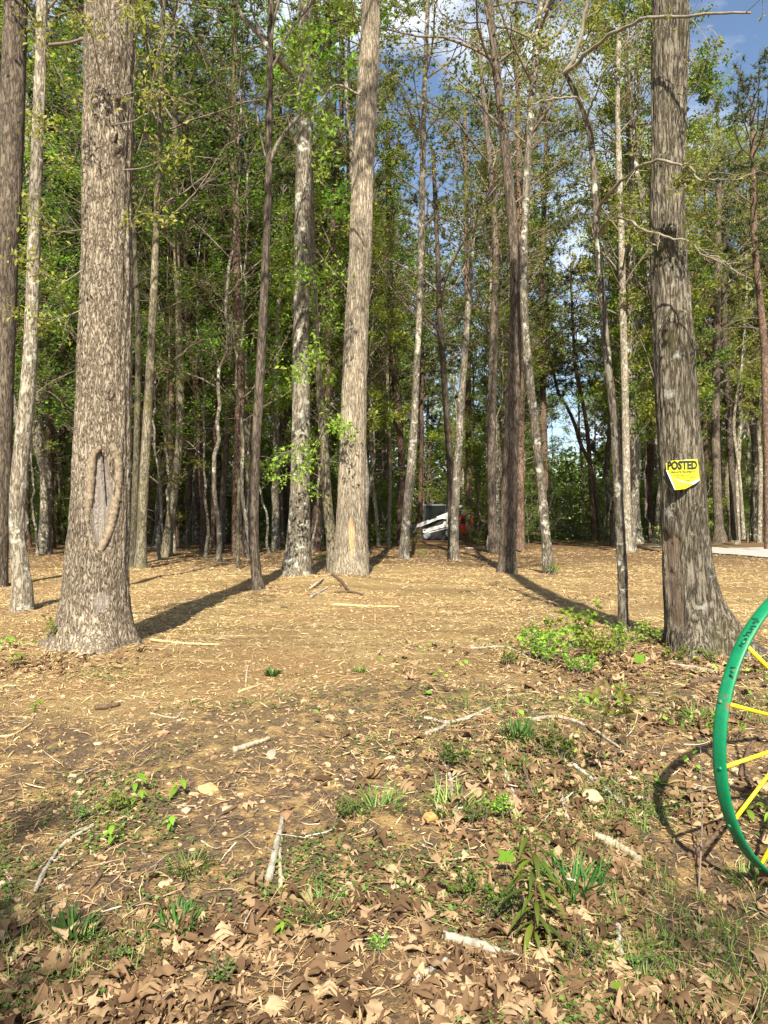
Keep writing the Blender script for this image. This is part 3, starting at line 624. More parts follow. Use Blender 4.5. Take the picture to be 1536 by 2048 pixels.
G = hi
specs = [
 ('oak_tree', 'large mottled trunk cut by the left edge of the view', [(-8, 1172, 46), (-4, 1100, 38), (3, 900, 38), (8, 700, 40), (16, 450, 44), (22, 300, 46), (32, 0, 44)], 'brown', 13, 20, .2, hi(t0=.5), 'leafB', 'left-edge trunk', 0),
 ('crooked_tree', 'crooked lichen-pale tree with a swollen base between left edge and scarred oak', [(44, 1220, 46), (45, 1180, 40), (40, 1130, 34), (34, 1050, 30), (38, 960, 31), (47, 870, 31), (56, 780, 29), (62, 680, 26), (66, 560, 25), (70, 420, 23), (76, 260, 22), (82, 100, 21), (84, 0, 20)], 'grey', None, 13, .3, hi(t0=.55, nl=14, Lmax=2.6, lsize=.08), 'leafA', 'crooked tree', 38),
 ('twin_stem_tree', 'slim pale tree, left one of the close pair right of the scarred oak', [(264, 1136, 22), (266, 1080, 16), (270, 1000, 15), (273, 900, 13), (276, 760, 12), (276, 640, 11), (270, 520, 10), (268, 300, 9), (266, 100, 7)], 'mossy', None, 19, .3, hi(t0=.45, nl=16, Lmax=3), 'leafB', None, 270),
 ('twin_stem_tree', 'slightly thicker right tree of the close pair right of the scarred oak', [(281, 1138, 28), (283, 1080, 20), (288, 960, 19), (294, 860, 18), (301, 720, 17), (307, 600, 15), (313, 450, 13), (319, 300, 12), (324, 100, 9)], 'mossy', None, 20, .3, hi(t0=.45, nl=18, Lmax=3.2), 'leafB', 'close pair', 287),
 ('leaning_tree', 'grey tree leaning right at its foot, left of the reddish bent pine', [(333, 1106, 24), (338, 1060, 19), (346, 1000, 17), (354, 940, 16), (360, 860, 16), (360, 740, 16), (357, 620, 14), (352, 450, 12), (350, 200, 9)], 'mossy', 24, 19, .3, hi(t0=.45, nl=16), 'leafB', None, 350),
 ('dark_pine', 'dark pine standing upright behind the leaning grey tree', [(352, 1100, 14), (354, 1000, 13), (356, 800, 15), (352, 650, 15), (347, 500, 13), (342, 300, 10), (340, 100, 8)], 'pine', 33, 20, .1, dict(kind='pine', t0=.5), 'needle', None, 356),
 ('bent_pine', 'reddish bent pine left of the cut-off sapling stub', [(406, 1102, 15), (407, 1020, 13), (402, 940, 12), (395, 850, 12), (391, 760, 12), (380, 690, 12), (374, 600, 12), (371, 450, 11), (372, 200, 9)], 'pine', 27, 18, .2, dict(kind='pine', t0=.55), 'needle', 'bent pine', 402),
 ('double_pine', 'thin reddish pine just right of the bent pine', [(427, 1100, 10), (427, 980, 9), (430, 850, 8), (431, 650, 8), (432, 400, 7)], 'pine', 30, 17, .2, dict(kind='pine', t0=.5, Lmax=1.8), 'needle', None, 427),
 ('double_pine', 'dark slanting pine close behind the cut-off stub', [(441, 1104, 15), (446, 1000, 13), (452, 900, 12), (458, 760, 11), (461, 620, 11), (460, 450, 10), (462, 250, 8)], 'brown', 28, 19, .2, dict(kind='pine', t0=.55), 'needle', None, 448),
 ('slim_tree', 'slim curved brown tree alone in front, left of the white-streaked trunk', [(518, 1182, 25), (512, 1140, 20), (507, 1080, 20), (508, 980, 20), (511, 900, 19), (516, 820, 19), (522, 720, 18), (527, 620, 17), (533, 480, 15), (537, 360, 14), (539, 200, 13), (541, 60, 11), (544, -100, 9)], 'brown', None, 13.5, .25, hi(t0=.66, nl=9, Lmax=2.6, lsize=.07, elev=(35, 65)), 'leafBr', 'slim curved tree', 508),
 ('streaked_tree', 'thick smooth trunk streaked with white beside the furrowed tree', [(592, 1156, 66), (596, 1110, 54), (598, 1050, 45), (600, 980, 40), (602, 850, 36), (602, 700, 33), (604, 500, 31), (608, 300, 31), (611, 120, 30), (610, 0, 29)], 'grey', None, 21, .45, hi(t0=.6, nl=18), 'leafB', 'white-streaked trunk', 600),
 ('mossy_tree', 'mossy olive trunk rising close against the left of the furrowed tree', [(666, 1136, 28), (664, 1090, 22), (657, 1030, 20), (652, 950, 17), (648, 880, 15), (641, 800, 14), (634, 700, 13), (628, 560, 12), (622, 380, 11), (618, 200, 9)], 'mossy', 16.0, 16, .3, hi(t0=.5, nl=14, Lmax=2.5), 'leafBr', None, 655),
 ('warty_tree', 'knobbly dark trunk hidden partly behind the pale leaning tree', [(802, 1084, 17), (803, 1000, 15), (803, 920, 14), (797, 830, 14), (789, 750, 14), (783, 650, 12), (779, 500, 12), (776, 300, 10)], 'pine', 33, 19, .2, dict(kind='pine', t0=.5), 'needle', None, 803),
 ('pale_leaning_tree', 'pale slim tree leaning right, just left of the loader', [(807, 1120, 24), (810, 1075, 19), (814, 1020, 18), (820, 960, 18), (825, 900, 17), (829, 830, 15), (833, 740, 13), (838, 640, 12), (842, 500, 12), (846, 300, 11), (850, 150, 9), (856, 0, 8)], 'grey', None, 19, .25, hi(t0=.6, nl=13, Lmax=3), 'leafA', 'pale leaning tree', 818),
 ('thin_sapling', 'very thin sapling stem left of the pale leaning tree', [(777, 1098, 8), (779, 1020, 7), (781, 940, 7), (779, 860, 6), (775, 760, 6), (772, 600, 5)], 'mossy', None, 12, .1, hi(t0=.4, nl=14, Lmax=1.6, lsize=.07, subs=4), 'leafBr', None, 780),
 ('birch_like_tree', 'white-barked slim tree with a broken top right of the loader cab', [(909, 1124, 20), (909, 1060, 17), (912, 980, 16), (917, 900, 15), (923, 800, 14), (929, 720, 13), (935, 630, 12), (941, 560, 10), (946, 480, 6), (949, 420, 3)], 'grey', None, 9.5, .2, hi(t0=.8, nl=6, Lmax=1.2, lsize=.07, lpt=3), 'leafA', 'white broken-top tree', 911),
 ('crossing_tree', 'brown tree slanting left behind the white broken-top tree', [(904, 1084, 16), (903, 1020, 15), (900, 930, 14), (893, 830, 13), (887, 740, 12), (880, 640, 11), (874, 480, 9), (866, 300, 8)], 'brown', 27.5, 13.5, .2, hi(t0=.5, nl=14), 'leafB', None, 901),
 ('straight_tree', 'dark straight trunk touching the right end of the loader', [(937, 1072, 13), (937, 900, 12), (936, 700, 11), (933, 500, 10), (930, 250, 8)], 'pine', 43, 25, .2, dict(kind='pine', t0=.45, Lmax=2.6), 'needle', None, 937),
 ('flared_pine', 'dark flared pine between the loader and the dark front trunk', [(990, 1090, 24), (985, 1060, 18), (983, 960, 17), (983, 850, 18), (986, 720, 17), (990, 600, 15), (991, 480, 13), (984, 380, 11), (972, 240, 9), (960, 120, 7)], 'brown', 26, 18, .5, hi(t0=.5, nl=20, Lmax=3.5, lpt=7), 'bud', 'flared pine', 984),
 ('dark_trunk_tree', 'thick dark trunk in shade standing before the paler leaning one', [(1013, 1146, 44), (1015, 1110, 34), (1016, 1050, 31), (1019, 950, 30), (1024, 850, 29), (1029, 740, 27), (1032, 640, 24), (1031, 550, 22), (1025, 450, 20), (1015, 340, 19), (1005, 240, 17), (990, 120, 14), (979, 0, 12)], 'brown', None, 19, .3, hi(t0=.5, nl=22, Lmax=3.2, lpt=9, lsize=.09), 'bud', 'dark front trunk', 1018),
 ('leaning_tree', 'grey-brown tree leaning left into the dark front trunk', [(1099, 1150, 28), (1094, 1100, 21), (1086, 1010, 18), (1077, 920, 18), (1067, 830, 17), (1058, 750, 17), (1050, 660, 16), (1047, 560, 15), (1050, 430, 15), (1056, 320, 15), (1065, 190, 14), (1076, 60, 13)], 'grey', None, 20, .3, hi(t0=.5, nl=22, Lmax=3.2, lpt=9, lsize=.09), 'bud', 'leaning grey tree', 1080),
 ('rough_pine', 'pinkish rough pine seen between the dark trunk and the leaning tree', [(1041, 1086, 18), (1041, 1000, 15), (1041, 850, 14), (1041, 700, 13), (1040, 500, 12), (1036, 250, 10)], 'pine', 28, 20, .3, dict(kind='pine', t0=.5), 'needle', None, 1041),
 ('tall_pine', 'tall reddish pine with drooping needles left of the sky gap', [(1090, 1070, 14), (1090, 960, 13), (1086, 800, 13), (1084, 680, 12), (1086, 500, 11), (1092, 300, 9)], 'pine', 37, 21, .2, dict(kind='pine', t0=.36, Lmax=2.4, whorls=20), 'needle', 'tall reddish pine', 1090),
 ('slanting_pine', 'dark pine slanting far left across the sky gap', [(1199, 1070, 11), (1193, 1000, 10), (1180, 930, 9), (1162, 890, 9), (1150, 850, 8), (1132, 810, 7), (1118, 790, 7), (1106, 740, 6), (1098, 700, 5)], 'brown', 44, 12, .2, dict(kind='pine', t0=.78, dead=5, Lmax=1.8, whorls=9), 'needle', None, 1190),
 ('slanting_pine', 'second slanting pine nearer upright inside the sky gap', [(1187, 1070, 10), (1182, 980, 9), (1178, 900, 9), (1170, 830, 8), (1158, 770, 8), (1150, 730, 7), (1146, 650, 6), (1142, 560, 5)], 'pine', 42, 15.5, .2, dict(kind='pine', t0=.6, Lmax=2.6, whorls=12), 'needle', None, 1180),
 ('mottled_tree', 'grey mottled straight trunk just right of the forked slim tree', [(1256, 1098, 24), (1254, 1060, 17), (1252, 900, 15), (1249, 750, 14), (1245, 600, 14), (1243, 480, 13), (1238, 340, 12), (1235, 200, 10), (1238, 60, 9)], 'grey', 27, 19, .3, hi(t0=.42, nl=24, Lmax=3.4, lpt=9), 'bud', 'mottled trunk', 1254),
 ('mottled_tree', 'broad shaded grey trunk close behind the mottled straight one', [(1271, 1075, 30), (1269, 1040, 21), (1268, 900, 19), (1266, 750, 17), (1264, 600, 16), (1263, 450, 14), (1262, 280, 12)], 'grey', 33, 21, .3, hi(t0=.42, nl=24, Lmax=3.6, lpt=9), 'bud', None, 1269),
 ('thin_pine', 'thin reddish pine rising behind the right edge of the posted oak', [(1412, 1064, 12), (1411, 900, 11), (1409, 700, 10), (1410, 500, 9)], 'pine', 38, 19, .2, dict(kind='pine', t0=.45), 'needle', None, 1411),
 ('shaded_tree', 'shaded brown trunk with a flared foot right of the posted oak', [(1440, 1074, 26), (1437, 1045, 18), (1433, 950, 17), (1431, 850, 16), (1433, 700, 15), (1435, 560, 13), (1438, 350, 11)], 'brown', 34, 19, .4, hi(t0=.42, nl=20, Lmax=3.2), 'leafA', 'flared right trunk', 1433),
 ('shaded_tree', 'narrower brown trunk standing beside the flared one on the right', [(1469, 1070, 15), (1466, 1000, 13), (1462, 920, 12), (1456, 820, 12), (1450, 700, 11), (1448, 500, 10)], 'brown', 36, 18, .3, hi(t0=.42, nl=16), 'leafA', None, 1463),
 ('crooked_sapling', 'crooked thin sapling beyond the drive at the right', [(1487, 1068, 8), (1484, 1020, 7), (1478, 940, 6), (1468, 860, 6), (1472, 800, 5), (1482, 740, 4)], 'grey', 35, 10, .1, hi(t0=.5, nl=12, Lmax=1.6, subs=4), 'leafA', None, 1480),
 ('red_pine', 'red-barked pine with dead branches at the right edge', [(1538, 1084, 17), (1536, 950, 15), (1532, 800, 15), (1529, 700, 14), (1520, 600, 13), (1512, 520, 12), (1508, 440, 11), (1505, 300, 9)], 'pine', 28, 17, .2, dict(kind='pine', t0=.62, dead=24), 'needle', 'right-edge pine', 1534),
]
for i, (nm, lab, pts, bark, d, ztop, fl, cr_, lf, short, pxe) in enumerate(specs):
    dd_ = d if d else depth_of(pts[0][0], pts[0][1])
    wmax = pts[len(pts)//2][2]
    build_tree(nm, lab, pts, bark, d, ztop, 40 if wmax > 22 else 20 if wmax > 12 else 10, fl, .006 if wmax > 16 else .003, cr_, rows=150 if wmax > 22 else 70, leaf=lf, seed=20 + i)
    if short: LAND.append((pxe, short))

# the forked slim tree in front, its limbs reach across the posted oak
tr, L, rad, fd = build_tree('forked_tree', 'forked slim tree in front with arching branches reaching across the posted oak', [(1247, 1264, 22), (1246, 1220, 20), (1245, 1150, 19), (1241, 1070, 18), (1236, 980, 17), (1232, 900, 17), (1228, 830, 16), (1217, 740, 15), (1210, 660, 14), (1203, 575, 13), (1195, 485, 12), (1191, 400, 12), (1183, 290, 12), (1172, 235, 11), (1160, 205, 10), (1140, 165, 10), (1130, 146, 9)],
    'grey', 7.55, 5.95, 24, .2, .003, None, rows=110, seed=77)
LAND.append((1240, 'forked slim tree')); fb = np.array(tr.location)
mb = MB()
limbs = [([(1130, 146, 7.55), (1150, 110, 7.5), (1172, 20, 7.4), (1180, -60, 7.3), (1195, -200, 7.2)], 4.5), ([(1130, 146, 7.55), (1165, 116, 7.3), (1205, 80, 7.0), (1250, 55, 6.7), (1300, 35, 6.3), (1370, 35, 6.0), (1440, 25, 5.8), (1500, 25, 5.7)], 4.2),
    ([(1163, 212, 7.55), (1150, 195, 7.4), (1110, 198, 7.2), (1075, 205, 7.1), (1030, 225, 7.0)], 2.6), ([(1192, 430, 7.55), (1215, 390, 7.3), (1255, 352, 6.9), (1300, 325, 6.2), (1340, 324, 6.05), (1380, 335, 5.95), (1400, 360, 5.9), (1440, 355, 5.8)], 3.4),
    ([(1370, 330, 6.0), (1368, 350, 6.0), (1372, 375, 5.95)], 1.6), ([(1196, 470, 7.55), (1215, 443, 7.3), (1245, 437, 6.9), (1280, 455, 6.4), (1310, 467, 6.1), (1345, 475, 6.0), (1378, 481, 5.95), (1400, 505, 5.9), (1450, 525, 5.8)], 2.8),
    ([(1196, 480, 7.55), (1225, 430, 7.2), (1260, 424, 6.9), (1300, 430, 6.6)], 2.0), ([(1172, 240, 7.55), (1185, 205, 7.3), (1190, 195, 7.2), (1215, 130, 7.0), (1268, 70, 6.9), (1300, 95, 6.8)], 2.2), ([(1205, 620, 7.55), (1180, 560, 7.3), (1150, 520, 7.2)], 1.5)]
pts_all = []
rng = np.random.default_rng(99)
for Ln, w in limbs:
    P = smooth_line([at(*p) for p in Ln], 26) - fb; P += rng.normal(size=P.shape) * .006
    r0 = w * 2.0 / F * 7 * .58
    mb.tube(P, np.linspace(r0, r0 * .35, 26), 8, False)
    Ltot = np.array([np.linalg.norm(np.diff(P, axis=0), axis=1).sum()])
    S, LL = spawn(P[None], Ltot, 9, .25, 1, (25, 65), .28, 5, .1, .22, rng)
    v, q = tubes(S, np.full((len(S), 5), .0042) * np.linspace(1, .5, 5), 4); mb.add(v, q)
    S2, _ = spawn(S, LL, 4, .2, 1, (25, 65), .45, 4, .1, .2, rng); v, q = tubes(S2, np.full((len(S2), 4), .0025), 3); mb.add(v, q)
    c, _ = along(S2, rng.uniform(.4, 1, (len(S2), 2))); pts_all.append(np.repeat(c.reshape(-1, 3), 2, 0))
mb.build('branches', M['twiglight'], tr)
pts_all = np.concatenate(pts_all); pts_all += rng.normal(size=pts_all.shape) * .02
LV, LT = leaf_quads(pts_all, .045, rng, .4, .5, .3); mesh_obj('young_leaves', LV, None, M['bud'], tr, False, tris=LT)
# two side limbs of the slim curved tree and the bright maple sprays beside it
slim = [o for o in bpy.data.objects if o.name == 'slim_tree'][0]; sb = np.array(slim.location); sd_ = float(slim.location[1])
mb = MB()
for Ln, w in (([(539, 325, sd_), (560, 280, sd_), (600, 230, sd_), (640, 205, sd_), (672, 170, sd_), (720, 190, sd_ - .3)], .036), ([(540, 100, sd_), (515, 65, sd_), (490, 40, sd_), (474, 8, sd_), (455, -60, sd_)], .05), ([(548, 110, sd_), (575, 140, sd_ + .2), (590, 160, sd_ + .4)], .05), ([(538, 330, sd_), (525, 290, sd_), (505, 200, sd_), (470, 190, sd_)], .02)):
    P = smooth_line([at(*p) for p in Ln], 20) - sb; mb.tube(P, np.linspace(w, w * .4, 20), 8, False)
mb.build('limb', M['grey'], slim)
sprays(slim, sb, [[(600, 225, 11.5), (620, 200, 11.2), (600, 100, 11)], [(560, 120, 11.6), (590, 90, 11.2), (620, 60, 11)], [(640, 205, 11.5), (650, 250, 11.2), (640, 330, 11)]], 'leafBr', 'twig', .085, 40, .008, .16)
mt = [o for o in bpy.data.objects if o.name == 'mossy_tree'][0]; mbs = np.array(mt.location)
sprays(mt, mbs, [[(650, 880, 15.8), (620, 890, 14), (560, 910, 13.4), (530, 945, 13)], [(645, 760, 15.8), (650, 730, 14), (630, 700, 13.5), (600, 750, 13.2)], [(650, 850, 15.8), (610, 940, 14), (575, 950, 13.3), (535, 955, 13)], [(640, 800, 15.8), (670, 850, 14), (690, 860, 13)], [(640, 700, 15.8), (660, 620, 14), (650, 560, 13.4)], [(640, 650, 15.8), (620, 560, 14), (605, 540, 13.6)]], 'leafBr', 'twiglight', .085, 46, .008, .18)

# ------------------------------------------------------------------ trees further back: a few kinds, each copied with its parts
KIDS = {}
def proto_tree(name, kind, seed):
    rng = np.random.default_rng(seed); H = {'hard': 20, 'pine': 21, 'sap': 6, 'shrub': 2.6, 'budding': 18, 'under': 10}[kind]
    n = 30; z = np.linspace(-.3, H, n)
    wob = np.cumsum(rng.normal(size=(n, 2)) * .05, 0) * (1 if kind != 'pine' else .5); wob -= wob[1]
    ax = np.stack([wob[:, 0], wob[:, 1], z], -1)
    rb = {'hard': .15, 'pine': .15, 'sap': .035, 'shrub': .018, 'budding': .13, 'under': .05}[kind] * rng.uniform(.8, 1.25)
    rad = rb * (1 - .72 * np.clip(z / H, 0, 1)) * (1 + .35 * np.exp(-np.clip(z, 0, 9) / .35))
    root = empty(name, (0, 0, 0)); bark = {'hard': ['grey', 'brown', 'mossy'][seed % 3], 'pine': 'pine', 'sap': 'grey', 'shrub': 'brown', 'budding': 'grey', 'under': 'grey'}[kind]
    V, Q, W = trunk_mesh(ax, rad, 9 if kind in ('hard', 'pine', 'budding') else 6, .002, 9, .25 if kind == 'hard' else 0, seed)
    parts = [mesh_obj('trunk', V, Q, M[bark], root, True)]
    if kind == 'pine': mb, LV, LT = pine_geo(ax, rad, rng.uniform(.36, .6), rng, 2.6, 17, 22, .27, 17, 1.0); lf = 'needle'
    elif kind == 'hard': mb, LV, LT = crown_geo(ax, rad, rng.uniform(.16, .36), 30, 3.3, (15, 60), 6, 6, 13, .125, rng, .35); lf = ['leafA', 'leafB'][seed % 2]
    elif kind == 'budding': mb, LV, LT = crown_geo(ax, rad, rng.uniform(.25, .4), 30, 3.4, (30, 65), 6, 7, 13, .10, rng, .5, thin=.35); lf = 'bud'
    elif kind == 'under': mb, LV, LT = crown_geo(ax, rad, .28, 20, 2.3, (5, 50), 6, 5, 7, .085, rng, .2, 'even', flat=.75); lf = ['leafBr', 'leafA', 'leafB'][seed % 3]
    elif kind == 'sap': mb, LV, LT = crown_geo(ax, rad, .12, 18, 1.7, (5, 45), 5, 4, 8, .10, rng, .2, 'cone', flat=.75); lf = ['leafA', 'leafB'][seed % 2]
    else: mb, LV, LT = crown_geo(ax, rad, .05, 16, 1.3, (10, 60), 5, 4, 8, .09, rng, .2, 'even', flat=.6); lf = ['leafA', 'leafB'][seed % 2]
    parts.append(mb.build('branches', M['twigred' if (kind == 'budding' and seed % 4 == 1) else 'twig'], root))
    parts.append(mesh_obj('foliage', LV, None, M[lf], root, False, tris=LT))
    KIDS[root.name] = parts; return root
def copy_tree(src, loc, rz, sc, tilt=(0, 0)):
    r = src.copy(); C.objects.link(r); r.location = loc; r.rotation_euler = (tilt[0], tilt[1], rz); r.scale = sc
    for k in KIDS[src.name]:
        c = k.copy(); C.objects.link(c); c.parent = r
    return r
protos = {'hard': [proto_tree('woodland_tree', 'hard', 100 + i) for i in range(6)], 'pine': [proto_tree('pine_tree', 'pine', 200 + i) for i in range(4)],
          'budding': [proto_tree('budding_tree', 'budding', 300 + i) for i in range(4)], 'sap': [proto_tree('sapling', 'sap', 400 + i) for i in range(5)],
          'under': [proto_tree('understory_tree', 'under', 600 + i) for i in range(4)],
          'shrub': [proto_tree('forest_shrub', 'shrub', 500 + i) for i in range(4)]}
used = set(); placed = []; rng = np.random.default_rng(42)
occ = [(o.location[0], o.location[1]) for o in bpy.data.objects if o.type == 'EMPTY' and o.get('label')]
def place(kind, x, y, s):
    ps = protos[kind]; i = int(rng.integers(len(ps))); src = ps[i]
    tl = (rng.normal() * .03, rng.normal() * .03)
    loc = (x, y, float(gbase(x, y)) - .03); sc = (s * rng.uniform(.85, 1.2), s * rng.uniform(.85, 1.2), s); rz = rng.uniform(0, 6.28)
    if src.name in used: o = copy_tree(src, loc, rz, sc, tl)
    else:
        o = src; used.add(src.name); o.location = loc; o.rotation_euler = (*tl, rz); o.scale = sc
    placed.append((kind, o, CX + F * x / y, y)); occ.append((x, y)); return o
def try_fill(kind_fn, n, y0, y1, mind, sfn, gapfn, power=1.0):
    c = 0; tries = 0
    while c < n and tries < n * 80:
        tries += 1
        y = y0 + (y1 - y0) * rng.random() ** power; x = rng.uniform(-.58, .58) * y
        px = CX + F * x / y
        if any((x-a)**2 + (y-b)**2 < mind**2 for a, b in occ) or gapfn(px, x, y): continue
        place(kind_fn(px, y), x, y, sfn()); c += 1
def gap_big(px, x, y):
    if 1085 < px < 1215 and y < 60: return True
    if px > 900 and rng.random() < .25: return True          # the open corridor with sky
    if 1182 <= px < 1330 and y > 40 and rng.random() < .3: return True
    if 775 < px < 945 and y < 48: return True             # the loader and the way to it
    if px > 1380 and y < 36: return True                  # the drive
    if 1000 < px < 1400 and y < 27: return True
    if abs(x - 3.5) < 3.0 and 20 < y < 46: return True
    return abs(float(drive_mask(x, y, 5.5))) > .01
def kind_big(px, y):
    u = rng.random()
    if px > 900 and px < 1300: return 'pine' if u < .30 else 'budding' if u < .85 else 'hard'
    if px < 760: return 'hard' if u < .50 else 'pine' if u < .85 else 'budding'
    return 'hard' if u < .38 else 'pine' if u < .68 else 'budding'
try_fill(lambda px, y: 'budding' if rng.random() < .6 else 'hard', 16, 24, 40, 1.3, lambda: rng.uniform(.9, 1.2), lambda px, x, y: px < 990 or (1070 < px < 1250) or (px > 1380 and y < 37) or (1000 < px < 1400 and y < 28))
try_fill(kind_big, 75, 24, 45, 1.5, lambda: rng.uniform(.8, 1.1), gap_big)
try_fill(kind_big, 115, 42, 78, 1.6, lambda: rng.uniform(.85, 1.2), gap_big)
def gap_sap(px, x, y):
    if 775 < px < 950 and y < 49: return True
    if px > 1360 and y < 37: return True
    if px > 1000 and y < 37: return True
    if px > 560 and y < 30: return True
    if 1100 < px < 1180 and y < 52: return True
    return abs(float(drive_mask(x, y, 5.0))) > .01
try_fill(lambda px, y: 'under', 60, 19, 46, 1.2, lambda: rng.uniform(.75, 1.35), lambda px, x, y: gap_sap(px, x, y) and not (px < 1060 and y > 21 and not 790 < px < 940) or (1060 < px < 1200) or (px > 560 and y < 24))
try_fill(lambda px, y: 'sap', 130, 27, 70, .8, lambda: rng.uniform(.6, 1.5), gap_sap)
try_fill(lambda px, y: 'shrub', 120, 34, 72, .7, lambda: rng.uniform(.7, 1.5), gap_sap)
# labels: each one is found by its place among the nearer, named trees
LAND.sort(); ORD = ['first', 'second', 'third', 'fourth', 'fifth', 'sixth', 'seventh', 'eighth', 'ninth', 'tenth', 'eleventh', 'twelfth', 'thirteenth', 'fourteenth', 'fifteenth', 'sixteenth', 'seventeenth', 'eighteenth', 'nineteenth', 'twentieth', 'twenty-first', 'twenty-second', 'twenty-third', 'twenty-fourth']
BIGN = [('left-edge trunk', 0), ('scarred oak', 200), ('bent pine', 402), ('furrowed tree', 705), ('loader', 870), ('dark front trunk', 1018), ('forked tree', 1240), ('posted oak', 1365)]
PH = {'hard': 'leafy green tree in the woods', 'pine': 'reddish-trunked pine', 'budding': 'barely leafed grey tree', 'sap': 'thin bright-leaved sapling', 'shrub': 'low leafy shrub', 'under': 'slender understory tree'}
GR = {'hard': 'leafy trees of the wood behind', 'pine': 'pines of the wood behind', 'budding': 'budding trees of the wood behind', 'sap': 'saplings under the wood behind', 'shrub': 'shrubs under the wood behind', 'under': 'understory trees'}
buckets = {}
for kind, o, px, y in placed:
    k = max([i for i, (n_, p) in enumerate(BIGN) if p <= px] or [-1]); band = 0 if y < 46 else 1
    buckets.setdefault((kind, k, band), []).append((px, o))
for (kind, k, band), lst in buckets.items():
    lst.sort(key=lambda t: t[0]); assert len(lst) <= 24, (kind, k, len(lst))
    where = ('left of the ' + BIGN[0][0]) if k < 0 else ('right of the ' + BIGN[k][0]) if k == len(BIGN) - 1 else 'right of the ' + BIGN[k][0]
    dist = ['nearer', 'farther'][band]
    for i, (px, o) in enumerate(lst):
        tag(o, f"{dist} {PH[kind]}, {ORD[i]} {where}", {'hard': 'tree', 'pine': 'pine', 'budding': 'tree', 'sap': 'sapling', 'shrub': 'shrub', 'under': 'tree'}[kind], GR[kind])
for ps in protos.values():
    for p in ps:
        if p.name not in used:
            for k in KIDS[p.name]: bpy.data.objects.remove(k)
            bpy.data.objects.remove(p)
# trees behind the photographer: their trunks and crowns shade the foreground
bk = [(-2.3, -6.8, 'budding', .5), (1.6, -20.6, 'hard', 1.0), (-4.6, -19.6, 'hard', .9), (4.9, -18.0, 'hard', .9), (-1.8, -25, 'hard', 1.1), (8.5, -14.0, 'hard', .8), (3.6, -9.5, 'budding', .45)]
for i, (x, y, kd, s) in enumerate(bk):
    o = copy_tree(protos[kd][i % 3] if protos[kd][i % 3].name in used else [p for p in protos[kd] if p.name in used][0], (x, y, -.05), i * 1.3, (s * (1.8 if i == 0 else 1), s * (1.8 if i == 0 else 1), s))
    tag(o, f"tree standing behind the photographer, {ORD[i]} from the left of those shading the bank", 'tree', 'trees behind the photographer')
order = sorted(range(len(bk)), key=lambda i: bk[i][0])
bko = [o for o in bpy.data.objects if o.get('group') == 'trees behind the photographer']; bko.sort(key=lambda o: o.location[0])
for i, o in enumerate(bko): o['label'] = f"tree behind the photographer shading the bank, {ORD[i]} from the left"

# the far wood: one mass of leaves beyond the last separate trees
def far_wood():
    n = 330000; a = rng.uniform(-.62, .62, n); y = rng.uniform(80, 104, n); x = np.tan(a) * y
    z = rng.random(n)**1.1 * (21 + 6 * vnoise(x * .12, 3.0)); px = CX + F * x / y; z = z * (1 - .4 * sstep(850, 1000, px))
    keep = fbm(x * .28, y * .28, z * .28, 3) > (-.24 + .018 * z - .15 * (px < 700)); keep &= ~((np.abs(px - 1140) < 60) & (z > 9 + 3 * vnoise(x * .5, 1.0)))
    P = np.stack([x, y, z], -1)[keep]
    return leaf_quads(P, .42, rng, .4, .8)
V, T = far_wood(); o = mesh_obj('distant_woods', V, None, M['leafB'], None, False, tris=T); tag(o, 'far mass of green woodland closing the view behind the trees', 'woods', None, 'stuff')
# leafy ground cover under the wood
n = 60000; y = 34 + 50 * rng.random(n); x = rng.uniform(-.6, .6, n) * y; k = (fbm(x * .25, y * .25, 2, 3) > -.05) & (np.array([drive_mask(a, b, 5.5) for a, b in ((x, y),)])[0] < .01)
pxx = CX + F * x / y; k &= ~((pxx > 780) & (pxx < 950) & (y < 49)) & ~((pxx > 950) & (y < 40))
x, y = x[k], y[k]; z = gbase(x, y) + rng.random(len(x))**1.6 * .9
V, T = leaf_quads(np.stack([x, y, z], -1), .13, rng, .6, .7); o = mesh_obj('undergrowth', V, None, M['leafB'], None, False, tris=T); tag(o, 'low green undergrowth covering the floor under the wood', 'undergrowth', None, 'stuff')

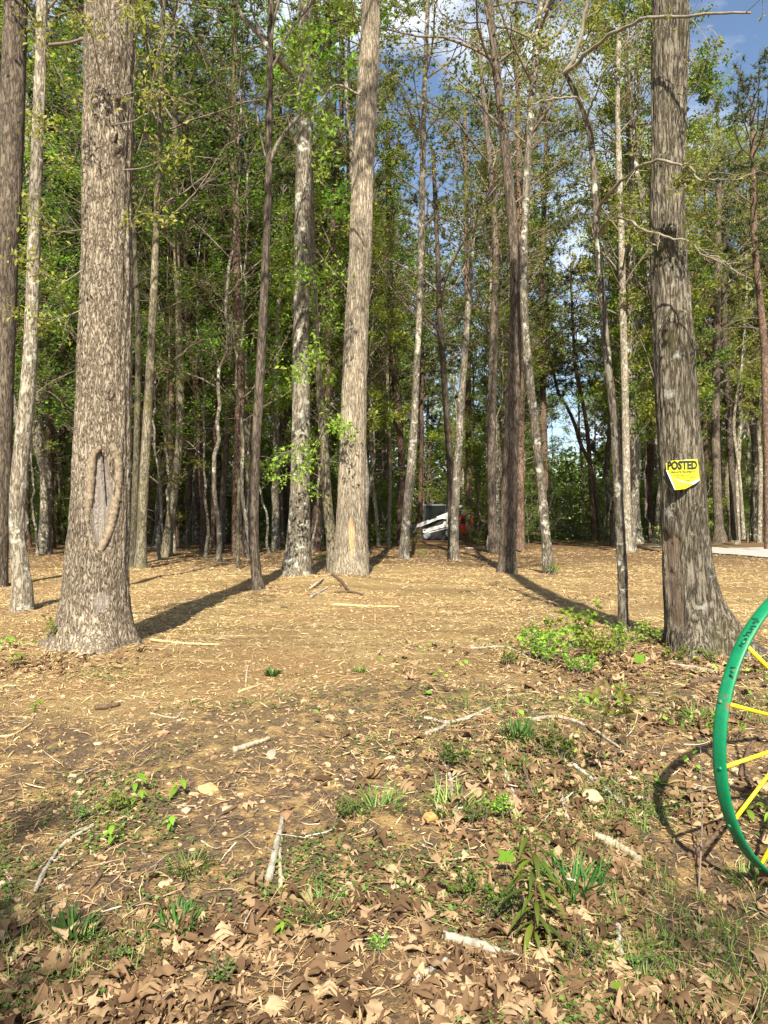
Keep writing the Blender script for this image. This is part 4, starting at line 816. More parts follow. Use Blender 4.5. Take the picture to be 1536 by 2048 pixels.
# ------------------------------------------------------------------ the compact track loader far back
def loader():
    d = 46.0; k = d / F; X0 = (846 - CX) * k; zg = float(gbase(X0 + 1, d)) + .02
    root = empty('track_loader', (X0, d, zg)); tag(root, 'white compact track loader with dark cab and red tail parked between far trunks', 'loader')
    MW = mat_plain('white_paint', (.82, .82, .80), .35, noise=.10, nscale=4); MK = mat_plain('black_rubber', (.025, .025, .027), .8, noise=.3, nscale=30, bump=.4)
    MD = mat_plain('dark_steel', (.03, .032, .035), .6, noise=.4, nscale=8); MR = mat_plain('red_paint', (.85, .04, .02), .4, noise=.3, nscale=5); MG = mat_plain('grey_paint', (.22, .23, .24), .45, noise=.2, nscale=5)
    mg = mat_plain('cab_glass', (.008, .012, .012), .12, noise=.2, nscale=3, spec=.4)
    # x to the right (rear), machine faces left
    b = MB(); b.prism([(.35, .45), (2.55, .5), (2.6, 1.35), (1.9, 1.5), (.5, .85), (.1, .6)], -.55, .55, .05); b.build('chassis', MG, root, False)
    for s in (-1, 1):
        y0, y1 = (-.92, -.58) if s < 0 else (.58, .92)
        # track loop: rounded outline
        out = [(.05, .12), (.25, .02), (1.75, .02), (1.98, .16), (2.02, .42), (1.78, .74), (1.55, .80), (.35, .50), (.08, .36)]
        ol = smooth_line(out + [out[0]], 46)[:-1]
        t = MB(); t.prism(ol, y0, y1, .03); tr_ = t.build('track', MK, root, False)
        lug = MB()
        for i in range(0, 45, 1):
            p = ol[i]; q = ol[(i + 1) % 45]; an = math.atan2(q[1] - p[1], q[0] - p[0]); c, s2 = math.cos(an), math.sin(an)
            lug.box((p[0], (y0 + y1) / 2, p[1]), (.045, .34, .05), [[c, 0, -s2], [0, 1, 0], [s2, 0, c]])
        lug.build('track_lug', MK, tr_, False)
        for (wx, wz, wr) in ((.28, .27, .2), (1.66, .42, .28), (.72, .16, .11), (1.02, .16, .11), (1.32, .16, .11)):
            w = MB(); P = np.array([[wx, y0 - .03 if s < 0 else y1 + .03, wz], [wx, y0 + .1 if s < 0 else y1 - .1, wz]]); w.tube(P, [wr, wr], 18); w.build('track_wheel', MD if wr < .2 else MG, tr_, False)
        f = MB(); ya, yb = (y0 - .015, y0 + .05) if s < 0 else (y1 - .05, y1 + .015)
        f.prism([(.02, .50), (.05, .40), (1.25, .72), (1.72, .80), (1.62, .90), (1.45, .96), (1.42, 1.08), (1.30, 1.10), (1.22, .93), (.02, .62)], ya, yb, .02); f.build('track_guard', MW, root, False)
        rl = MB(); rl.prism([(.3, .38), (1.5, .68), (1.5, .73), (.3, .43)], ya, yb, .01); rl.build('frame_bar', MW, root, False)
        # lift arm
        ya, yb = (-.98, -.80) if s < 0 else (.80, .98)
        a = MB(); a.prism([(-.34, .74), (-.02, .80), (.9, 1.20), (1.22, 1.26), (1.45, 1.22), (1.5, .98), (1.72, .98), (1.74, 1.20), (1.70, 1.44), (1.60, 1.66), (1.50, 1.62), (1.15, 1.48), (.0, 1.05), (-.28, .92)], ya, yb, .03); a.build('lift_arm', MW, root, False)
        st = MB(); st.box((.62, ya - .006 if s < 0 else yb + .006, 1.26), (.5, .008, .05), [[.93, 0, -.36], [0, 1, 0], [.36, 0, .93]]); st.build('arm_decal', MK, root, False)
        ex = MB(); ex.prism([(-.34, .74), (-.28, .94), (-.52, .84), (-.80, .30), (-.66, .24)], ya, yb, .03); ex.build('arm_foot', MD, root, False)
        cy = MB(); cy.tube([[.15, (ya + yb) / 2, .62], [1.35, (ya + yb) / 2, 1.12]], [.05, .05], 10); cy.build('lift_cylinder', MD, root)
        tw = MB(); tw.prism([(2.28, 1.44), (2.52, 1.44), (2.50, 1.75), (2.46, 2.02), (2.26, 2.06), (2.14, 1.95), (2.28, 1.86)], ya + .1 if s < 0 else ya - .0, yb if s < 0 else yb - .1, .03); tw.build('rear_upright', MW, root, False)
        ln = MB(); ln.prism([(1.55, 1.50), (1.66, 1.40), (2.42, 1.80), (2.36, 1.95)], ya + .02, yb - .02, .02); ln.build('arm_link', MD, root, False)
    c = MB()
    for (x_, y_) in ((.10, -.5), (.10, .5), (1.35, -.5), (1.35, .5)):
        c.tube([[x_ + (.0 if x_ < 1 else .05), y_, .8], [x_ + (.06 if x_ < 1 else 0), y_, 2.04]], [.045, .045], 8)
    c.box((.72, 0, 2.06), (1.42, 1.12, .09), taper=.94); c.box((.75, 0, .85), (1.4, 1.05, .12)); c.build('cab_frame', MD, root, False)
    for y_ in (-.5, .5):
        g = MB(); g.box((.73, y_, 1.44), (1.16, .014, 1.10)); g.build('side_window', mg, root, False)
    g = MB(); g.box((.12, 0, 1.44), (.014, .92, 1.10)); g.build('front_window', mg, root, False)
    s_ = MB(); s_.box((.85, 0, 1.08), (.45, .5, .14)); s_.box((1.08, 0, 1.42), (.12, .48, .6)); s_.build('seat', MK, root, False)
    h = MB(); h.prism([(1.42, 1.2), (2.5, 1.2), (2.46, 1.5), (2.3, 1.72), (1.42, 1.95)], -.5, .5, .05); h.build('engine_hood', MD, root, False)
    tg = MB(); tg.prism([(2.20, .36), (2.92, .38), (2.96, 1.40), (2.86, 1.52), (2.18, 1.52)], -.62, .62, .04); tgo = tg.build('tailgate', MR, root, False)
    gr = MB()
    for i in range(5): gr.box((2.96 - .0, -.0, .65 + i * .1), (.03, .8, .04))
    gr.box((2.42, -.63, 1.12), (.32, .02, .34)); gr.build('grille', MD, tgo, False)
    lt = MB(); lt.box((2.88, -.635, 1.2), (.05, .02, .18)); lt.build('tail_light', mat_plain('lamp_plastic', (.6, .5, .45), .2), tgo, False)
    bm = MB(); bm.box((2.6, 0, .32), (.5, 1.0, .14)); bm.build('rear_bumper', MD, root, False)
    k2 = MB(); k2.prism([(-.72, .95), (-.60, .1), (-1.55, .04), (-1.62, .10), (-.85, .2), (-.82, .95)], -.95, .95, .02)
    for y_ in (-.95, .95): k2.prism([(-.72, .95), (-.66, .08), (-1.55, .05), (-.85, .9)], y_ - .015, y_ + .015)
    k2.build('bucket', MD, root, False)
    hs = MB()
    for j in range(3): hs.tube(smooth_line([(-.1 - .05 * j, -.5 + .1 * j, .8), (-.35, -.5 + .1 * j, 1.0 - .08 * j), (-.62, -.45 + .1 * j, .7)], 12), np.full(12, .018), 6)
    hs.build('hydraulic_hose', MK, root)
    root.rotation_euler[2] = math.radians(-6)
loader()

# ------------------------------------------------------------------ the posted sign, nailed on the oak
def sign():
    d = 6.5
    zc = EYE + (HY - 947) / F * 6.3; 
    zl = zc - p_base[2]; rc = float(np.interp(zl, pL[:, 2], prad)); cxl = float(np.interp(zl, pL[:, 2], pL[:, 0])) + p_base[0]
    root = empty('posted_sign', (cxl, d, zc), -math.atan2(cxl, d)); tag(root, 'yellow POSTED private property sign nailed to the mossy oak, lower corner curled', 'sign')
    rs = rc + .012; sx = .036   # centre offset in metres
    W2, H2 = .137, .137
    pu = 1 / F * (d - rs)
    outl = [(-32, 22), (-20, 26.5), (0, 27), (18, 28.5), (30, 29), (32, 10), (34.5, -13), (18, -24), (6, -31), (-12, -33), (-22, -10), (-31, 14)]
    face_az = math.radians(-1)
    def mp(u, v, off=0.0):   # u,v metres on the sheet -> local point wrapped round the trunk, corner bent forward
        a = u / (rs * 1.5); x = math.sin(a) * rs * 1.5; y = -math.cos(a) * rs * 1.5 + rs * .5
        lift = max(0, (-.4 * u - v - .055)) ** 1.35 * 2.0 + max(0, (u * .55 - v - .085)) ** 2 * 4
        return (x, y - off - lift - .004, v)
    # clip a fine grid to the outline
    P = [(a * pu, b * pu) for a, b in outl]
    from mathutils.geometry import delaunay_2d_cdt
    gpts = []
    def inside(x, y):
        r = False; j = len(P) - 1
        for i in range(len(P)):
            if (P[i][1] > y) != (P[j][1] > y) and x < (P[j][0]-P[i][0]) * (y-P[i][1]) / (P[j][1]-P[i][1]) + P[i][0]: r = not r
            j = i
        return r
    for i in np.arange(-.15, .16, .010):
        for j in np.arange(-.15, .14, .010):
            if inside(i, j): gpts.append((i, j))
    n0 = len(P)
    vv, ee, ff, *_ = delaunay_2d_cdt([Vector(p) for p in P + gpts], [(i, (i + 1) % n0) for i in range(n0)], [], 1, 1e-5)
    V = [mp(v[0], v[1]) for v in vv]; Vb = [mp(v[0], v[1], -.0016) for v in vv]; n = len(V)
    T = [list(f) for f in ff]
    y_ = MB(); y_.add(V, None, T); y_.build('sheet', mat_plain('yellow_plastic', (.70, .63, .02), .32, noise=.18, nscale=14), root, True)
    w_ = MB(); w_.add(Vb, None, [t[::-1] for t in T]); w_.build('sheet_back', mat_plain('white_plastic', (.75, .75, .70), .5, noise=.1), root, True)
    # curled-over white corner edges
    cu = MB()
    cu.tube([Vector(mp(-.026*5.0+.005, .035, .002)), mp(-.088, -.045, .004), mp(-.052, -.135, .006)], [.004, .007, .005], 8)
    cu.tube([mp(.135, -.052, .002), mp(.10, -.075, .006), mp(.075, -.097, .004)], [.004, .012, .004], 8); cu.build('curled_edge', bpy.data.materials['white_plastic'], root, True)
    ink = mat_plain('black_ink', (.012, .012, .012), .45)
    def text(s, h, w, cx_, cy_, bold):
        cu_ = bpy.data.curves.new('t', 'FONT'); cu_.body = s; cu_.size = 1; cu_.align_x = 'CENTER'; cu_.offset = bold; cu_.resolution_u = 3
        ob = bpy.data.objects.new('t', cu_); C.objects.link(ob); bpy.context.view_layer.update()
        me = bpy.data.meshes.new_from_object(ob.evaluated_get(bpy.context.evaluated_depsgraph_get()))
        co = np.array([v.co[:] for v in me.vertices]); fc = []
        me.calc_loop_triangles(); fc = [list(t.vertices) for t in me.loop_triangles]
        mn, mx_ = co.min(0), co.max(0); co = (co - mn) / np.maximum(mx_ - mn, 1e-6)
        out = [mp(cx_ + (a - .5) * w, cy_ + (b - .5) * h, .0040) for a, b, _ in co]
        bpy.data.objects.remove(ob); return out, fc
    hd = MB(); V, T = text('POSTED', .074, .236, 0.002, .070, .05); hd.add(V, None, T); hd.build('heading_letters', ink, root, False)
    sm = MB()
    for s, h, w, cx_, cy_ in (('PRIVATE PROPERTY', .0160, .190, .010, .014), ('HUNTING FISHING TRAPPING OR', .0090, .175, .018, -.012), ('TRESPASSING FOR ANY PURPOSE', .0090, .165, .022, -.033), ('IS STRICTLY FORBIDDEN', .0090, .130, .022, -.054), ('VIOLATORS WILL BE PROSECUTED', .0090, .110, .020, -.075), ('NAME', .0060, .03, .000, -.10)):
        V, T = text(s, h, w, cx_, cy_, .03); sm.add(V, None, T)
    sm.build('small_print', ink, root, False)
    for (u, v) in ((-.112, .105), (.118, .112), (.118, -.03)):
        nl_ = MB(); p = np.array(mp(u, v, .001)); nl_.tube([p, p + np.array([0, -.003, 0])], [.005, .004], 10); nl_.build('nail', mat_plain('nail_steel', (.3, .28, .26), .4, metal=1), root)
sign()

# ------------------------------------------------------------------ the painted iron wheel, right
def wheel():
    cxw, cyw, czw, Rw, yaw = 1.847, 3.267, .667, .645, .504
    root = empty('iron_wheel', (cxw, cyw, czw), yaw); tag(root, 'old iron wheel with green rim and thin yellow spokes at the right edge', 'wheel')
    mg = mat_worn('green_enamel', (.0, .19, .075)); my = mat_worn('yellow_enamel', (.80, .62, .01))
    n = 160; th = np.arange(n) / n * 2 * np.pi
    W = .029                             # half width of the flat tread, slightly crowned
    prof = [(-W, .000), (-W + .004, .004), (-.012, .007), (.012, .007), (W - .004, .004), (W, .000), (W, -.006), (W - .006, -.008), (-W + .006, -.008), (-W, -.006)]
    V = np.array([[[(Rw - .007 + pr) * math.cos(t), pw, (Rw - .007 + pr) * math.sin(t)] for pw, pr in prof] for t in th]).reshape(-1, 3)
    m_ = len(prof); idx = np.arange(n * m_).reshape(n, m_); Q = np.stack([idx, np.roll(idx, -1, 1), np.roll(np.roll(idx, -1, 0), -1, 1), np.roll(idx, -1, 0)], -1).reshape(-1, 4)
    rim = mesh_obj('rim', V, Q, mg, root, True)
    ns = 16
    hub = MB(); hub.tube([[0, -.09, 0], [0, -.05, 0], [0, -.03, 0], [0, .03, 0], [0, .05, 0], [0, .09, 0]], [.045, .06, .04, .04, .06, .045], 24); hub.build('hub', my, root)
    ax = MB(); ax.tube([[0, -.11, 0], [0, .16, 0]], [.022, .022], 16); ax.build('axle_stub', mat_plain('rusty_steel', (.16, .08, .05), .8, noise=.5), root)
    for i in range(ns):
        t = (i + .28) / ns * 2 * np.pi; s = 1 if i % 2 else -1
        c = np.array([math.cos(t), 0, math.sin(t)]); tg_ = np.array([-math.sin(t), 0, math.cos(t)])
        a = c * .045 + np.array([0, s * .05, 0]) + tg_ * .0; b = c * (Rw - .013) + np.array([0, s * .008, 0])
        sp = MB(); sp.tube([a, (a + b) / 2, b], [.0075, .0072, .0085], 10); sp.build('spoke', my, root)
        rv = MB(); p = c * (Rw - .001); rv.tube([p + np.array([0, s * .008, 0]), p + np.array([0, s * .008, 0]) + c * .004, p + np.array([0, s * .008, 0]) + c * .0065], [.009, .0075, .003], 10); rv.build('rivet', mg, rim)
    # dark marker scribbles on the tread
    mk = MB(); rg = np.random.default_rng(3)
    for t0, ln_, cnt in ((math.radians(137), .13, 9), (math.radians(153), .035, 3)):
        for j in range(cnt):
            u = t0 + (j / max(cnt - 1, 1) - .5) * ln_ / Rw; P = []
            for q in range(10):
                uu = u + rg.normal() * .006; yy = -.010 + rg.normal() * .007 + .0; rr = Rw + .0012
                P.append([rr * math.cos(uu), yy, rr * math.sin(uu)])
            mk.tube(smooth_line(P, 24), np.full(24, .0011), 4, False)
    mk.build('marker_scribble', mat_plain('black_marker', (.01, .02, .015), .5), rim)
    return root
wheel()

# ------------------------------------------------------------------ ground litter: leaves, chips, straw, pebbles
rng = np.random.default_rng(2024)
M['litter'] = mat_leaf('dead_oak_leaf', (.065, .038, .02), (.19, .118, .06), (.42, .30, .17), trans=.12, rough=.75, spec=.12)
M['straw'] = mat_leaf('dry_straw_chip', (.24, .152, .065), (.47, .33, .148), (.68, .52, .28), trans=0, rough=.85, spec=.08)
M['chipdark'] = mat_leaf('dark_bark_chip', (.10, .06, .035), (.22, .135, .08), (.36, .23, .14), trans=0, rough=.9, spec=.05)
M['pebble'] = mat_leaf('pebble_stone', (.26, .17, .09), (.42, .28, .14), (.54, .42, .27), trans=0, rough=.85, spec=.1)
def slope_frame(x, y):
    e = .05; zx = (gh(x + e, y) - gh(x - e, y)) / (2*e); zy = (gh(x, y + e) - gh(x, y - e)) / (2*e)
    return norm(np.stack([-zx, -zy, np.ones_like(zx)], -1))
def leaf_template(kind):
    st = np.linspace(0, 1, 19)
    if kind == 0: w = .07 + .25 * np.sin(np.pi * st**.85) * (1 + .85 * np.sin(st * 2 * np.pi * 3.1 - .6)); 
    elif kind == 1: w = .05 + .22 * np.sin(np.pi * st**.9) * (1 + .9 * np.sin(st * 2 * np.pi * 3.1 + .4))
    elif kind == 2: w = .04 + .30 * np.sin(np.pi * st**1.1) * (1 + .35 * np.sin(st * 2 * np.pi * 2.4))
    else: w = .02 + .24 * np.sin(np.pi * st)
    w = np.maximum(w, .025); w[0] = .012; w[-1] = .02
    skew = .05 * np.sin(st * 2 * np.pi * 3.1)
    L = np.stack([st + skew * 0 + .05, -w, np.zeros(19)], -1); Mx = np.stack([st, st * 0, np.zeros(19)], -1); Rr = np.stack([st + .05, w, np.zeros(19)], -1)
    return np.stack([L, Mx, Rr], 1)     # 19,3,3
def scatter_leaves(x, y, size, mat, name, lift=.01, tilt=.28, curl=1.0):
    n = len(x); N_ = slope_frame(x, y); N_ = norm(N_ + rng.normal(size=(n, 3)) * tilt)
    a = norm(np.cross(N_, rng.normal(size=(n, 3)))); b = np.cross(N_, a)
    kinds = rng.integers(0, 4, n); Vs, Qs, off = [], [], 0
    tq = []
    for i in range(18):
        for j in range(2): tq.append([i*3+j, i*3+j+1, (i+1)*3+j+1, (i+1)*3+j])
    tq = np.array(tq)
    for k in range(4):
        s = np.where(kinds == k)[0]; m = len(s)
        if not m: continue
        t = np.repeat(leaf_template(k).reshape(1, 57, 3), m, 0).copy(); t[..., 0] -= .5
        c1 = rng.normal(size=(m, 1)) * .9 * curl; c2 = rng.normal(size=(m, 1)) * 2.2 * curl; c3 = rng.normal(size=(m, 1)) * 1.0 * curl; c4 = rng.normal(size=(m, 1)) * .5
        t[..., 1] += c4 * t[..., 0]**2
        t[..., 2] = c1 * t[..., 0]**2 + c2 * t[..., 1]**2 + c3 * t[..., 0] * t[..., 1] + .035 * np.sin(t[..., 0] * 17 + c1 * 9) * np.abs(t[..., 1]) * 4 + .10 * np.abs(t[..., 1])
        t[..., 2] -= t[..., 2].min(1, keepdims=True) * .75
        t *= size[s][:, None, None]
        Pw = np.stack([x[s], y[s], gh(x[s], y[s]) + rng.uniform(.0, lift, m)], -1)
        V = Pw[:, None] + t[..., 0:1] * a[s][:, None] + t[..., 1:2] * b[s][:, None] + t[..., 2:3] * N_[s][:, None]
        Vs.append(V.reshape(-1, 3)); Qs.append((np.arange(m)[:, None, None] * 57 + tq[None]).reshape(-1, 4) + off); off += m * 57
    return mesh_obj(name, np.concatenate(Vs), np.concatenate(Qs), mat, None, True)
def litter_density(x, y):
    v = .95 * sstep(4.6, 2.8, y) + .85 * sstep(-.1, 1.1, x) * sstep(7.6, 5.8, y) + .9 * np.exp(-((x + 3.4)**2 + (y - 6.0)**2) / 1.0) + .9 * np.exp(-((x + .25)**2 + (y - 3.75)**2) / .12)
    v = v - .75 * sstep(-.3, -1.2, x) * sstep(2.6, 3.1, y) * sstep(6.0, 5.0, y)
    return np.clip(v, 0, 1.2) * np.clip(.42 + 1.5 * fbm(x * 1.5, y * 1.5, 11, 3), .04, 1)
n = 50000; y = 1.55 + 7.0 * rng.random(n)**1.35; x = rng.uniform(-.62, .62, n) * y
k = rng.random(n) < litter_density(x, y) * .85; x, y = x[k], y[k]
o = scatter_leaves(x, y, rng.uniform(.022, .062, len(x)) + .045 * (rng.random(len(x)) > .8), M['litter'], 'leaf_litter', .010, .17, .62); tag(o, 'dry brown fallen oak leaves scattered over the near bank', 'leaf litter', None, 'stuff')
def slivers(x, y, L, w, mat, name, lift=.01, tilt=.16, label='', cat=''):
    n = len(x); N_ = slope_frame(x, y); t = norm(np.cross(N_, rng.normal(size=(n, 3)))); t = norm(t + N_ * (rng.normal(size=(n, 1)) * tilt)); s = norm(np.cross(N_, t))
    nn = np.cross(t, s); P = np.stack([x, y, gh(x, y) + rng.random(n)**2 * lift + .003], -1); L = L[:, None]; w = w[:, None]
    bow = nn * L * rng.normal(size=(n, 1)) * .10 + s * L * rng.normal(size=(n, 1)) * .10
    st = [P - t * L / 2, P + bow, P + t * L / 2]; ws = [.45, 1, .35]
    V = np.stack([v for q, f in zip(st, ws) for v in (q - s * w * f / 2, q + nn * w * f * .35, q + s * w * f / 2)], 1).reshape(-1, 3)
    i = np.arange(n)[:, None, None] * 9; q = np.array([[0, 1, 4, 3], [1, 2, 5, 4], [3, 4, 7, 6], [4, 5, 8, 7]])[None]
    o = mesh_obj(name, V, (i + q).reshape(-1, 4), mat, None, False); tag(o, label, cat, None, 'stuff'); return o
CLR = lambda x, y: np.exp(-((x + .2) / 1.9)**2 - ((y - 6.6) / 2.2)**2)
def chipfield(n, y0, y1, pw, dens):
    y = y0 + (y1 - y0) * rng.random(n)**pw; x = rng.uniform(-.6, .6, n) * y; k = rng.random(n) < dens(x, y); x, y = x[k], y[k]
    k = drive_mask(x, y) < .5; return x[k], y[k]
dn = lambda x, y: np.clip(.75 + 1.2 * fbm(x * .9, y * 1.4, 21, 3), .08, 1) * (.12 + .88 * sstep(3.0, 6.0, y)) * (1 - .75 * sstep(13, 22, y)) * (1 - .6 * CLR(x, y))
x, y = chipfield(95000, 1.7, 30, 1.5, dn); sc = .6 + y / 14
slivers(x, y, rng.gamma(1.8, .016, len(x)) * sc + .008, rng.uniform(.003, .011, len(x)) * sc, M['straw'], 'wood_chips', .014, .22, 'pale straw coloured wood chips and splinters strewn over the clearing', 'wood chips')
dn2 = lambda x, y: np.clip(.45 + 1.6 * fbm(x * .7 + 9, y * 1.1, 31, 3), .05, 1)
x, y = chipfield(42000, 1.6, 30, 1.5, dn2); sc = .6 + y / 14
for r_ in [o_ for o_ in bpy.data.objects if o_.type == 'EMPTY' and 'tree' in o_.name or o_.name in ('oak_tree', 'posted_oak', 'furrowed_tree')]:
    if 3 < r_.location[1] < 24 and r_.get('category') == 'tree' and 'behind' not in r_.get('group', ''):
        q_ = 420 if r_.location[1] < 15 else 240; a_, rr_ = rng.uniform(0, 6.283, q_), (.12 if q_ < 300 else .3) + rng.exponential(.22, q_)
        x = np.concatenate([x, r_.location[0] + rr_ * np.cos(a_)]); y = np.concatenate([y, r_.location[1] + rr_ * np.sin(a_)])
sc = .6 + y / 14
slivers(x, y, rng.gamma(2.0, .022, len(x)) * sc + .01, rng.uniform(.004, .013, len(x)) * sc, M['chipdark'], 'bark_chips', .012, .2, 'dark brown bark bits and twig scraps strewn over the clearing', 'bark chips')
# dry grass straw on the bank
x, y = chipfield(9000, 1.6, 7.5, 1.2, lambda x, y: np.clip(.3 + 1.8 * fbm(x * 1.5, y * 1.5, 41, 3), 0, 1)); slivers(x, y, rng.uniform(.05, .20, len(x)), rng.uniform(.0015, .003, len(x)), M['straw'], 'dry_grass', .02, .25, 'bleached dry grass stems lying over the bank', 'dry grass')
def ico(sub=1):
    import bmesh
    b = bmesh.new(); bmesh.ops.create_icosphere(b, subdivisions=sub, radius=1); V = np.array([v.co[:] for v in b.verts]); T = np.array([[v.index for v in f.verts] for f in b.faces]); b.free(); return V, T
IV, IT = ico(1); IV2, IT2 = ico(3)
def pebbles(x, y, s, name):
    n = len(x); V0 = np.repeat(IV[None], n, 0) * (1 + rng.normal(size=(n, len(IV), 1)) * .16) * np.stack([rng.uniform(.8, 1.5, n), rng.uniform(.7, 1.1, n), rng.uniform(.35, .7, n)], -1)[:, None]
    a = rng.uniform(0, 6.28, n); c, sn = np.cos(a)[:, None], np.sin(a)[:, None]
    X = V0[..., 0] * c - V0[..., 1] * sn; Y = V0[..., 0] * sn + V0[..., 1] * c
    P = np.stack([x, y, gh(x, y) + s * .15], -1); V = P[:, None] + np.stack([X, Y, V0[..., 2]], -1) * s[:, None, None]
    T = (np.arange(n)[:, None, None] * len(IV) + IT[None]).reshape(-1, 3); return mesh_obj(name, V.reshape(-1, 3), None, M['pebble'], None, False, tris=T)
y = 1.7 + 6 * rng.random(9000)**1.1; x = rng.uniform(-.6, .55, 9000) * y
k = rng.random(9000) < np.clip(.25 + .5 * np.exp(-((x + .3)**2 / 2.2 + (y - 4.3)**2 / 1.4)) + .9 * fbm(x * 1.2, y * 1.2, 51, 3), .05, 1); x, y = x[k], y[k]
o = pebbles(x, y, rng.gamma(2.0, .0038, len(x)) + .003, 'gravel'); tag(o, 'small tan and orange pebbles bedded in the bank soil', 'gravel', None, 'stuff')
nt_ = 1500; y = 1.6 + 9 * rng.random(nt_)**1.4; x = rng.uniform(-.6, .6, nt_) * y; k = rng.random(nt_) < np.clip(.35 + .5 * sstep(0, 1, x) + fbm(x * 1.2, y * 1.2, 81, 3), 0, 1); x, y = x[k], y[k]
L_ = rng.gamma(2.0, .045, len(x)) + .03; d_ = np.stack([np.cos(a_ := rng.uniform(0, 6.28, len(x))), np.sin(a_), rng.normal(size=len(x)) * .12], -1)
P = grow(np.stack([x, y, gh(x, y) + .008], -1) - d_ * L_[:, None] / 2, d_, L_, 6, 0, .16, rng); P[..., 2] = np.maximum(P[..., 2], gh(P[..., 0], P[..., 1]) + .003)
V, Q = tubes(P, (rng.uniform(.0012, .0045, len(x)))[:, None] * np.linspace(1, .4, 6)[None], 5); M['twiglit'] = mat_leaf('fallen_twig_bark', (.08, .055, .04), (.25, .20, .15), (.46, .41, .33), trans=0, rough=.9, spec=.08)
tag(mesh_obj('twig_litter', V, Q, M['twiglit']), 'small dead twigs and bits of branch strewn on the bank', 'twigs', None, 'stuff')
# small green ground cover in patches
def cover(n, y0, y1, dens, size, mat, name, label, h=.03, flat=.7):
    y = y0 + (y1 - y0) * rng.random(n)**1.25; x = rng.uniform(-.6, .6, n) * y; k = rng.random(n) < dens(x, y); x, y = x[k], y[k]
    P = np.stack([x, y, gh(x, y) + .006 + rng.random(len(x)) * h], -1); V, T = leaf_quads(P, size, rng, flat, .75)
    o = mesh_obj(name, V, None, mat, None, False, tris=T); tag(o, label, 'ground cover', None, 'stuff')
M['clover'] = mat_leaf('green_ground_leaf', (.07, .13, .03), (.12, .21, .04), (.20, .30, .07), trans=.3)
cd_ = lambda x, y: np.clip(-.12 + 1.9 * fbm(x * 1.6, y * 1.6, 61, 3) + .7 * np.exp(-((x + 1.4)**2 / .5 + (y - 3.4)**2 / .5)) + .25 * sstep(3.2, 2.2, y) + .22 * np.exp(-((x - 1.0)**2 + (y - 4.6)**2) / 1.5), 0, 1) * sstep(8, 6, y) * (1 - .95 * CLR(x, y))
cover(110000, 1.6, 8, cd_, .019, M['clover'], 'clover', 'tiny green seedlings and clover in patches over the bank', .022)
cover(5200, 3.6, 7.2, lambda x, y: np.clip(.15 + 1.1 * fbm(x * 2.2, y * 2.2, 91, 3), 0, 1) * np.exp(-((x - 1.9)**2 / 1.6 + (y - 5.6)**2 / 2.2)), .042, M['leafBr'], 'seedling_cover', 'thin scatter of bright leafy seedlings spreading down the right bank', .10)
# short grass blades
def blades(n_, cx, cy, spread, h, lean, rng, w=.0035, n=6):
    a = rng.uniform(0, 6.28, n_); r = spread * np.sqrt(rng.random(n_)); x, y = cx + r * np.cos(a), cy + r * np.sin(a)
    L = h * rng.uniform(.5, 1.2, n_); az = a + rng.normal(size=n_) * .7; t = np.linspace(0, 1, n)[None]
    le = (lean * rng.uniform(.3, 1.3, n_))[:, None]
    hx = L[:, None] * (np.sin(le * t * 1.3) * .75); hz = L[:, None] * t * np.cos(le * t * .9)
    P = np.stack([x[:, None] + hx * np.cos(az)[:, None], y[:, None] + hx * np.sin(az)[:, None], hz + 0 * x[:, None]], -1)
    s = np.stack([-np.sin(az), np.cos(az), np.zeros(n_)], -1)[:, None]; ww = (w * (1 - t**2 * .92))[..., None] * rng.uniform(.7, 1.3, n_)[:, None, None]
    up = np.array([0, 0, 1.]) * ww * .3
    V = np.stack([P - s * ww + up, P, P + s * ww + up], 2); idx = np.arange(n_ * n * 3).reshape(n_, n, 3)
    Q = np.stack([idx[:, :-1, :-1], idx[:, :-1, 1:], idx[:, 1:, 1:], idx[:, 1:, :-1]], -1).reshape(-1, 4)
    return V.reshape(-1, 3), Q
nb = 5200; y = 1.7 + 3.6 * rng.random(nb)**1.2; x = rng.uniform(-.6, .6, nb) * y; k = (fbm(x * 1.1, y * 1.1, 71, 3) > .05 + .6 * CLR(x, y)) & ~((x < -.2) & (y > 3.6)); x, y = x[k], y[k]
mb = MB()
for xx, yy in zip(x, y):
    V, Q = blades(6, 0, 0, .03, rng.uniform(.035, .085), 1.2, rng, .0016, 4); V = V + np.array([xx, yy, float(gh(xx, yy))]); mb.add(V, Q)
M['grass'] = mat_leaf('grass_blade', (.07, .14, .025), (.13, .22, .04), (.30, .30, .10), trans=.25)
M['grassd'] = mat_leaf('deep_grass_blade', (.03, .10, .02), (.06, .16, .03), (.11, .22, .04), trans=.25)
tag(mb.build('short_grass', M['grass'], None, True), 'sparse short grass blades over the bank', 'grass', None, 'stuff')

def gpt(px, py):                      # the ground point seen along a line of sight
    d = 1.2
    while d < 90:
        X = (px - CX) / F * d; Z = EYE + (HY - py) / F * d
        if Z <= float(gh(X, d)): break
        d *= 1.006
    return X, d, float(gh(X, d))
